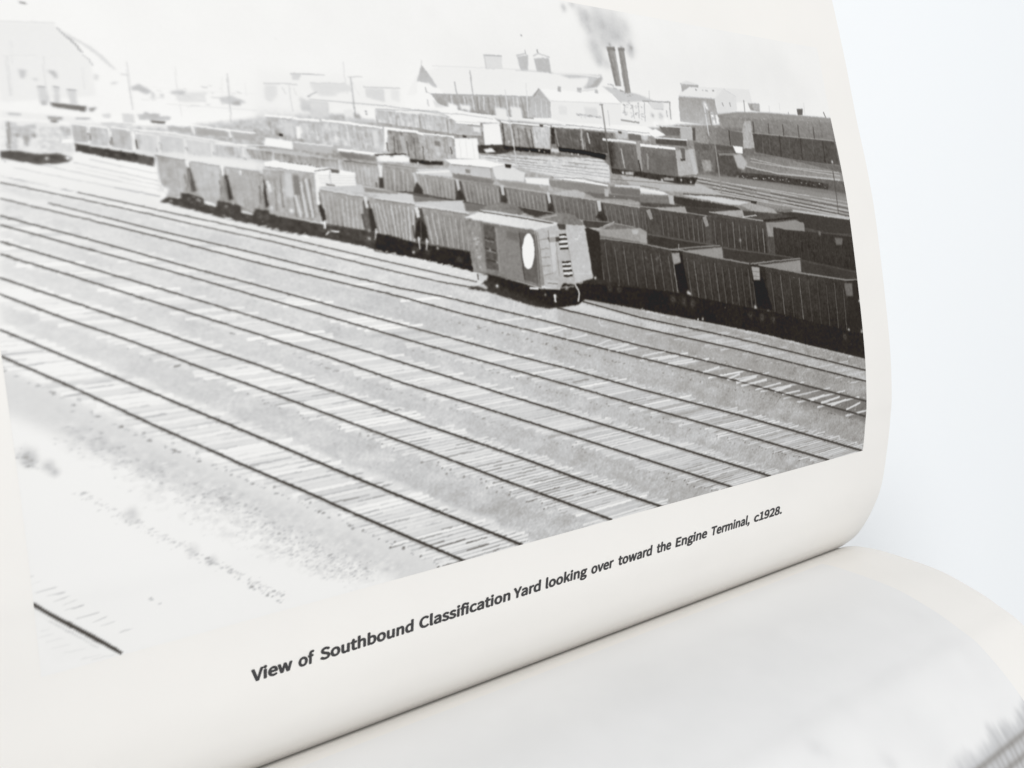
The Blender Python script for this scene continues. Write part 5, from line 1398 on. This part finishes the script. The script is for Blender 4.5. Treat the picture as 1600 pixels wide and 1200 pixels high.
# end wall
P.poly('-148.37,126.26 -141.27,127.79 -141.12,127.19 -139.26,125.97 -138.42,112.31 -143.07,112.52 -143.74,111.57 -148.17,112.37', 184, t2=172, ax=1, soft=.8, rough=6)
P.poly('-141.05,127.59 -132.42,127.12 -132.24,125.08 -132.03,113.64 -138.09,112.69 -139.00,125.97', 186, soft=.8, rough=5)
P.poly('-149.25,126.86 -141.51,127.91 -141.06,127.51 -148.89,126.07', 214, soft=.8)
P.poly('-141.55,127.67 -138.73,127.49 -138.96,126.17 -141.29,126.19', 84, soft=.8)
P.line('-144.64,126.03,0.24 -144.91,115.37,0.24', 118, a=.8)
P.line('-147.97,125.67,0.19 -148.11,112.76,0.19', 110, a=.8)
for st in ('-148.05,123.72,0.19 -145.00,123.98,0.20', '-147.95,121.36,0.19 -145.14,121.61,0.20', '-147.77,119.40,0.19 -145.24,119.53,0.20', '-147.88,117.25,0.19 -145.34,117.36,0.20', '-147.83,115.10,0.19 -145.16,115.38,0.20'):
    P.line(st, 128, a=.85)
P.poly('-145.20,124.26 -141.09,124.39 -141.03,123.20 -144.90,123.07', 84, soft=.8)
P.poly('-144.66,124.45 -142.49,125.21 -143.77,116.12 -145.16,115.38', 202, a=.6, soft=1)
P.line('-142.64,122.83,0.20 -142.88,115.29,0.24', 130, a=.7)
for st in ('-141.28,124.80,0.47 -138.93,124.84,0.48', '-141.60,123.80,0.47 -138.84,123.84,0.48', '-141.82,122.53,0.47 -138.79,122.63,0.48', '-141.70,121.42,0.47 -138.88,121.47,0.48', '-141.55,118.03,0.47 -138.77,118.10,0.48', '-141.56,117.03,0.47 -138.79,117.06,0.48', '-141.60,115.84,0.47 -138.62,115.89,0.48', '-141.59,114.64,0.47 -138.66,114.69,0.48'):
    P.line(st, 60)
for st in ('-141.36,124.32,0.36 -138.91,124.36,0.36', '-141.61,123.13,0.36 -138.80,123.20,0.36', '-141.60,121.97,0.36 -138.89,122.03,0.36', '-141.52,117.55,0.36 -138.81,117.54,0.36', '-141.50,116.43,0.36 -138.68,116.45,0.36', '-141.49,115.24,0.36 -138.67,115.25,0.36'):
    P.line(st, 232)
P.dots('-136.20,123.92 -133.73,124.28', 10, .3, 215, .8, .2)
P.puff('-134.75,116.80,0.48 -136.56,118.68,0.40', 212, .5)
P.line('-132.24,125.08,0.28 -131.87,113.63,0.28', 150, a=.8)
P.poly('-132.56,126.31 -131.68,126.71 -127.80,125.43 -128.55,113.08 -131.76,113.63', 64, soft=1)
P.line('-137.96,115.10,0.32 -132.10,114.87,0.24', 205, a=.5)
# running gear and shadow
P.poly('-167.29,115.88 -164.76,116.16 -154.40,113.44 -149.25,111.84 -143.26,111.34 -141.98,112.87 -138.94,112.33 -133.58,112.49 -132.84,110.41 -136.17,108.16 -137.92,107.26 -142.93,106.96 -148.54,106.92 -153.77,108.21 -164.97,111.87 -170.64,112.90 -166.96,113.64 -164.93,115.04', 58, soft=1, rough=5)
P.poly('-146.92,113.88 -143.44,113.41 -144.22,111.79 -147.66,112.43', 186, soft=1)
P.line('-147.04,113.18,0.20 -143.80,112.76,0.20', 110)
P.poly('-167.01,116.24 -164.37,115.77 -165.02,114.49 -166.82,114.57', 196, soft=1.5)
P.line('-167.32,116.26,0.33 -167.24,114.77,0.33', 90)
P.line('-152.65,112.20,0.46 -149.99,111.88,0.46', 226)
P.puff('-162.28,113.24,0.45 -145.14,109.86,0.47 -145.33,108.69,0.35 -148.23,110.42,0.31 -141.15,111.64,0.55 -131.18,113.81,0.41', 214, .85)
P.line('-145.23,110.26,0.55 -145.19,108.28,0.35', 232, a=.9)
P.line('-138.12,112.49,0.36 -137.17,110.23,0.44 -137.79,108.05,0.40', 214, a=.9)
P.line('-143.20,111.74,0.35 -138.48,111.91,0.36', 150, a=.7)
P.dots('-170.64,112.90 -164.97,111.87 -153.77,108.21 -148.54,106.92', 26, .25, 190, .7, .15)
P.poly('-165.34,112.45 -168.74,113.73 -166.01,113.97 -164.83,112.80', 220, a=.8, soft=1.5)
# scratches and dust on the old plate
P.line('-158.09,108.85,0.15 -157.96,107.51,0.15', 226, a=.8)
P.line('-130.75,104.78,0.16 -131.88,102.81,0.16 -131.42,101.55,0.20 -128.76,101.55,0.16', 214, a=.8)
P.line('-131.45,103.80,0.16 -131.68,102.38,0.16 -130.75,101.29,0.16 -128.86,100.94,0.16', 222, a=.6)
P.line('-226.56,95.63,0.12 -228.53,93.56,0.12', 236, a=.8)
P.line('-237.64,101.79,0.29 -236.33,101.89,0.21', 105, a=.9)
P.line('-142.63,88.25,0.24 -137.31,88.38,0.24', 95, a=.6)
P.puff('-142.40,175.71,0.25', 120, .9)
P.puff('-207.93,167.02,0.26', 222, .6)
P.dots('-226.31,107.18 -225.71,107.01 -225.60,106.88', 3, .3, 100, .8)
for _ in range(70):
    x, y = rng.uniform(40, P.w - 40), rng.uniform(300, P.h - 40)
    P.seg(np.array([x, y, 2.2]), np.array([x + rng.normal() * 3, y + 1, 2.2]), 226, .45)

# film grain over everything inked, and the slight softness of an old lens
for st in ('-214.61,151.80 -191.31,154.66 -157.53,154.41 -116.39,152.49 -118.90,142.46 -171.21,140.81 -193.93,140.65 -216.09,142.90', '-262.16,146.77 -249.27,147.16 -233.88,147.42 -212.76,147.02 -187.51,142.00 -214.01,139.46 -234.88,140.75 -250.45,138.54 -263.28,137.90'):
    (cx0, cx1, cy0, cy1), cm = P.mask(P.pts(st)[:, :2], 6)
    sub = P.img[cy0:cy1, cx0:cx1]
    sub -= cm * np.clip(224 - sub, 0, 80) * .5
car = P.mask(P.pts('-249.05,147.29 -212.07,151.05 -168.96,151.79 -116.15,153.39 -90.23,157.75 -11.17,161.84 -12.24,81.74 -117.21,101.98 -145.09,106.31 -168.40,115.93 -236.16,131.78')[:, :2], 4)
(cx0, cx1, cy0, cy1), cm = car
sub = P.img[cy0:cy1, cx0:cx1]
sub += cm * np.clip((sub - 150) * .16, -14, 3)
blot = fractal(P.h, P.w, 60, 1.0, 3)
P.img += blot * 2.5 * np.clip((238 - P.img) / 50, 0, 1)
g = fractal(P.h, P.w, 4, 1.0, 2)
ink = np.clip((236 - P.img) / 60, .12, 1)
P.img += g * 5.0 * ink
P.img = blur(P.img, .7)
# ragged, hand-worn edges: a slight shake of the plate's grain
wx = fractal(P.h, P.w, 7, 1.0, 2) * .8
wy = fractal(P.h, P.w, 7, 1.0, 2) * .7
gy, gx = np.mgrid[0:P.h, 0:P.w]
P.img = P.img[np.clip(gy + np.rint(wy).astype(int), 0, P.h - 1), np.clip(gx + np.rint(wx).astype(int), 0, P.w - 1)]
P.img = blur(P.img, .8)
# rails stay true
for st, t in ((R1L, 58), (R1U, 58), (R2L, 62), (R2U, 62), (R3L, 64), (R3U, 64), (R4L, 68), (R4U, 68), (R5L, 74), (R5U, 74), (R6L, 92), (R6U, 92), (R7L, 72), (R7U, 72)):
    q = P.pts(st)
    q[:, 2] *= .62
    P.line(q, t, a=.6, brk=.06)
P.line('-265.22,64.40,0.47 -261.61,60.57,0.55 -258.14,57.33,0.60 -254.89,54.16,0.57 -251.87,51.04,0.54', 64, a=.7)
P.img = blur(P.img, .5)

dens = np.cumsum(1 / (np.linspace(150, 298, 1180) ** 1.4))
us = P.u0 + (P.u1 - P.u0) * (dens - dens[0]) / (dens[-1] - dens[0])
ss = np.linspace(P.v0, P.v1, 800)
pr = grid_mesh('printed_photograph', SA, us, ss, 0.045, M_PRINT, page_a, ink_colour(sample(P, us, ss)))
pr['label'] = 'black and white print of freight cars standing in a rail yard'

# ------------------------------------------------------------------ facing page: pale sky, a bridge and trees at its foot
TREE_S = 90.2
Q = Plate(-268.0, -26.0, 14.26, 150.0, 5.0, 234.5)
Q.poly('-119.42,20.12 -25.76,45.59 -23.90,89.49 -38.47,105.86 -212.52,43.53', 231, soft=40)
Q.grain('-180.81,17.50 -25.76,45.59 -23.90,89.49 -38.47,105.86 -212.52,43.53', 1.5, 12)
def qp(u, v, w):
    return np.array([(u - Q.u0) * Q.R, (Q.v1 - v) * Q.R, w * Q.R])


for _ in range(900):                     # bare tree tops along the foot of the sky, thinning to the left
    f = rng.random() ** 1.2
    u = -26 - 75 * f
    top = TREE_S + 1.2 * math.sin(u * .31) + .8 * math.sin(u * .83) - rng.uniform(0, 2.6) ** 1.1 + 3 * f
    Q.seg(qp(u, top + 7, .5), qp(u + rng.normal() * .5, top, .2), 168 + rng.normal() * 14, rng.uniform(.06, .26) * (1 - .6 * f))
Q.poly(np.array([qp(-24, 93, 1), qp(-60, 93, 1), qp(-110, 96, 1), qp(-110, 151, 1), qp(-24, 151, 1)]), 186, a=.85, soft=6, rough=10)
for v, w, t in ((94.2, .9, 118), (96.4, 1.6, 198), (98.6, .9, 122), (102.5, 2.2, 190), (106, 1.2, 128)):
    Q.seg(qp(-24, v, w), qp(-120, v + 1.5, w), t, .75)
for k in range(36):
    u = -26 - 2.6 * k + rng.normal() * .2
    Q.seg(qp(u, 94, .45), qp(u - .4, 106, .45), 126 + rng.normal() * 10, .6)
Q.puff('-91.07,81.45,2.38 -89.80,83.16,2.14 -110.00,70.41,2.32 -107.63,72.61,2.32', 205, .25)
Q.img = blur(Q.img, 2.4)
us2 = np.linspace(Q.u0, Q.u1, 420)
ss2 = np.linspace(Q.v0, Q.v1, 300)
col = ink_colour(sample(Q, us2, ss2))
col = col * np.array([.992, .998, 1.012], np.float32)
pb = grid_mesh('printed_photograph', SB, us2, ss2, 0.045, M_PRINT, page_b, col)
pb['label'] = 'pale sky print with blurred trees and bridge at the corner'

# ------------------------------------------------------------------ caption, set word by word along the page
WORDS = [('View', '-228.18,36.94 -219.42,37.16'), ('of', '-218.16,37.18 -214.60,37.34'), ('Southbound', '-213.30,37.36 -190.59,37.14'), ('Classification', '-189.16,37.02 -163.38,36.77'), ('Yard', '-162.51,36.88 -153.94,37.11'),
         ('looking', '-152.39,37.04 -138.54,36.93'), ('over', '-137.14,36.92 -129.17,36.89'), ('toward', '-127.53,36.85 -114.72,36.87'), ('the', '-112.96,36.82 -107.11,36.96'), ('Engine', '-105.29,36.91 -92.08,36.78'),
         ('Terminal,', '-90.42,36.79 -72.72,36.91'), ('c1928.', '-70.85,36.71 -57.03,36.69')]
BASE_S = 36.87
CAP = 2.62                      # cap height, mm of page


try:                            # the sans that ships with Blender
    FONT = bpy.data.fonts.load(os.path.join(bpy.utils.system_resource('DATAFILES'), 'fonts', 'Noto Sans CJK Regular.woff2'))
except Exception:
    FONT = None


def word_mesh(txt):
    cu = bpy.data.curves.new('word', 'FONT')
    cu.body = txt
    cu.size = 1.0
    cu.resolution_u = 4
    if FONT:
        cu.font = FONT
    o = bpy.data.objects.new('word', cu)
    C.objects.link(o)
    dg = bpy.context.evaluated_depsgraph_get()
    me = bpy.data.meshes.new_from_object(o.evaluated_get(dg))
    bpy.data.objects.remove(o, do_unlink=True)
    return me


cap_ref = word_mesh('H')
cap_h = max(v.co.y for v in cap_ref.vertices)
bm = bmesh.new()
for txt, st in WORDS:
    e = np.array([[float(c) for c in w.split(',')] for w in st.split()])
    me = word_mesh(txt)
    n0 = len(bm.verts)
    bm.from_mesh(me)
    bm.verts.ensure_lookup_table()
    vs_ = bm.verts[n0:]
    x0, x1 = min(v.co.x for v in vs_), max(v.co.x for v in vs_)
    pts_ = [tuple(v.co) for v in me.vertices]
    faces_ = [tuple(p.vertices) for p in me.polygons]
    bmesh.ops.delete(bm, geom=list(vs_), context='VERTS')
    for k in range(9):                      # nine close impressions give the bold weight
        dx, dy = (0, 0) if k == 8 else (.017 * math.cos(k * math.pi / 4), .015 * math.sin(k * math.pi / 4))
        us_ = np.array([e[0, 0] + (.017 + p[0] + dx - x0) / (x1 - x0 + .034) * (e[1, 0] - e[0, 0]) for p in pts_])
        ss_ = np.array([BASE_S + (p[1] + dy + .01) / cap_h * CAP for p in pts_])
        y, z, ny, nz_ = on_page(SA, ss_)
        lift = .06 + .003 * k
        nv = [bm.verts.new((us_[n] * MM, (y[n] + ny[n] * lift) * MM, (z[n] + nz_[n] * lift) * MM)) for n in range(len(pts_))]
        for fc in faces_:
            try:
                bm.faces.new([nv[q] for q in fc])
            except ValueError:
                pass
bmesh.ops.triangulate(bm, faces=bm.faces)
me = bpy.data.meshes.new('caption')
bm.to_mesh(me)
bm.free()
cp = link('caption', me, M_INK, page_a)
cp['label'] = 'bold caption reading View of Southbound Classification Yard looking over toward the Engine Terminal, c1928.'
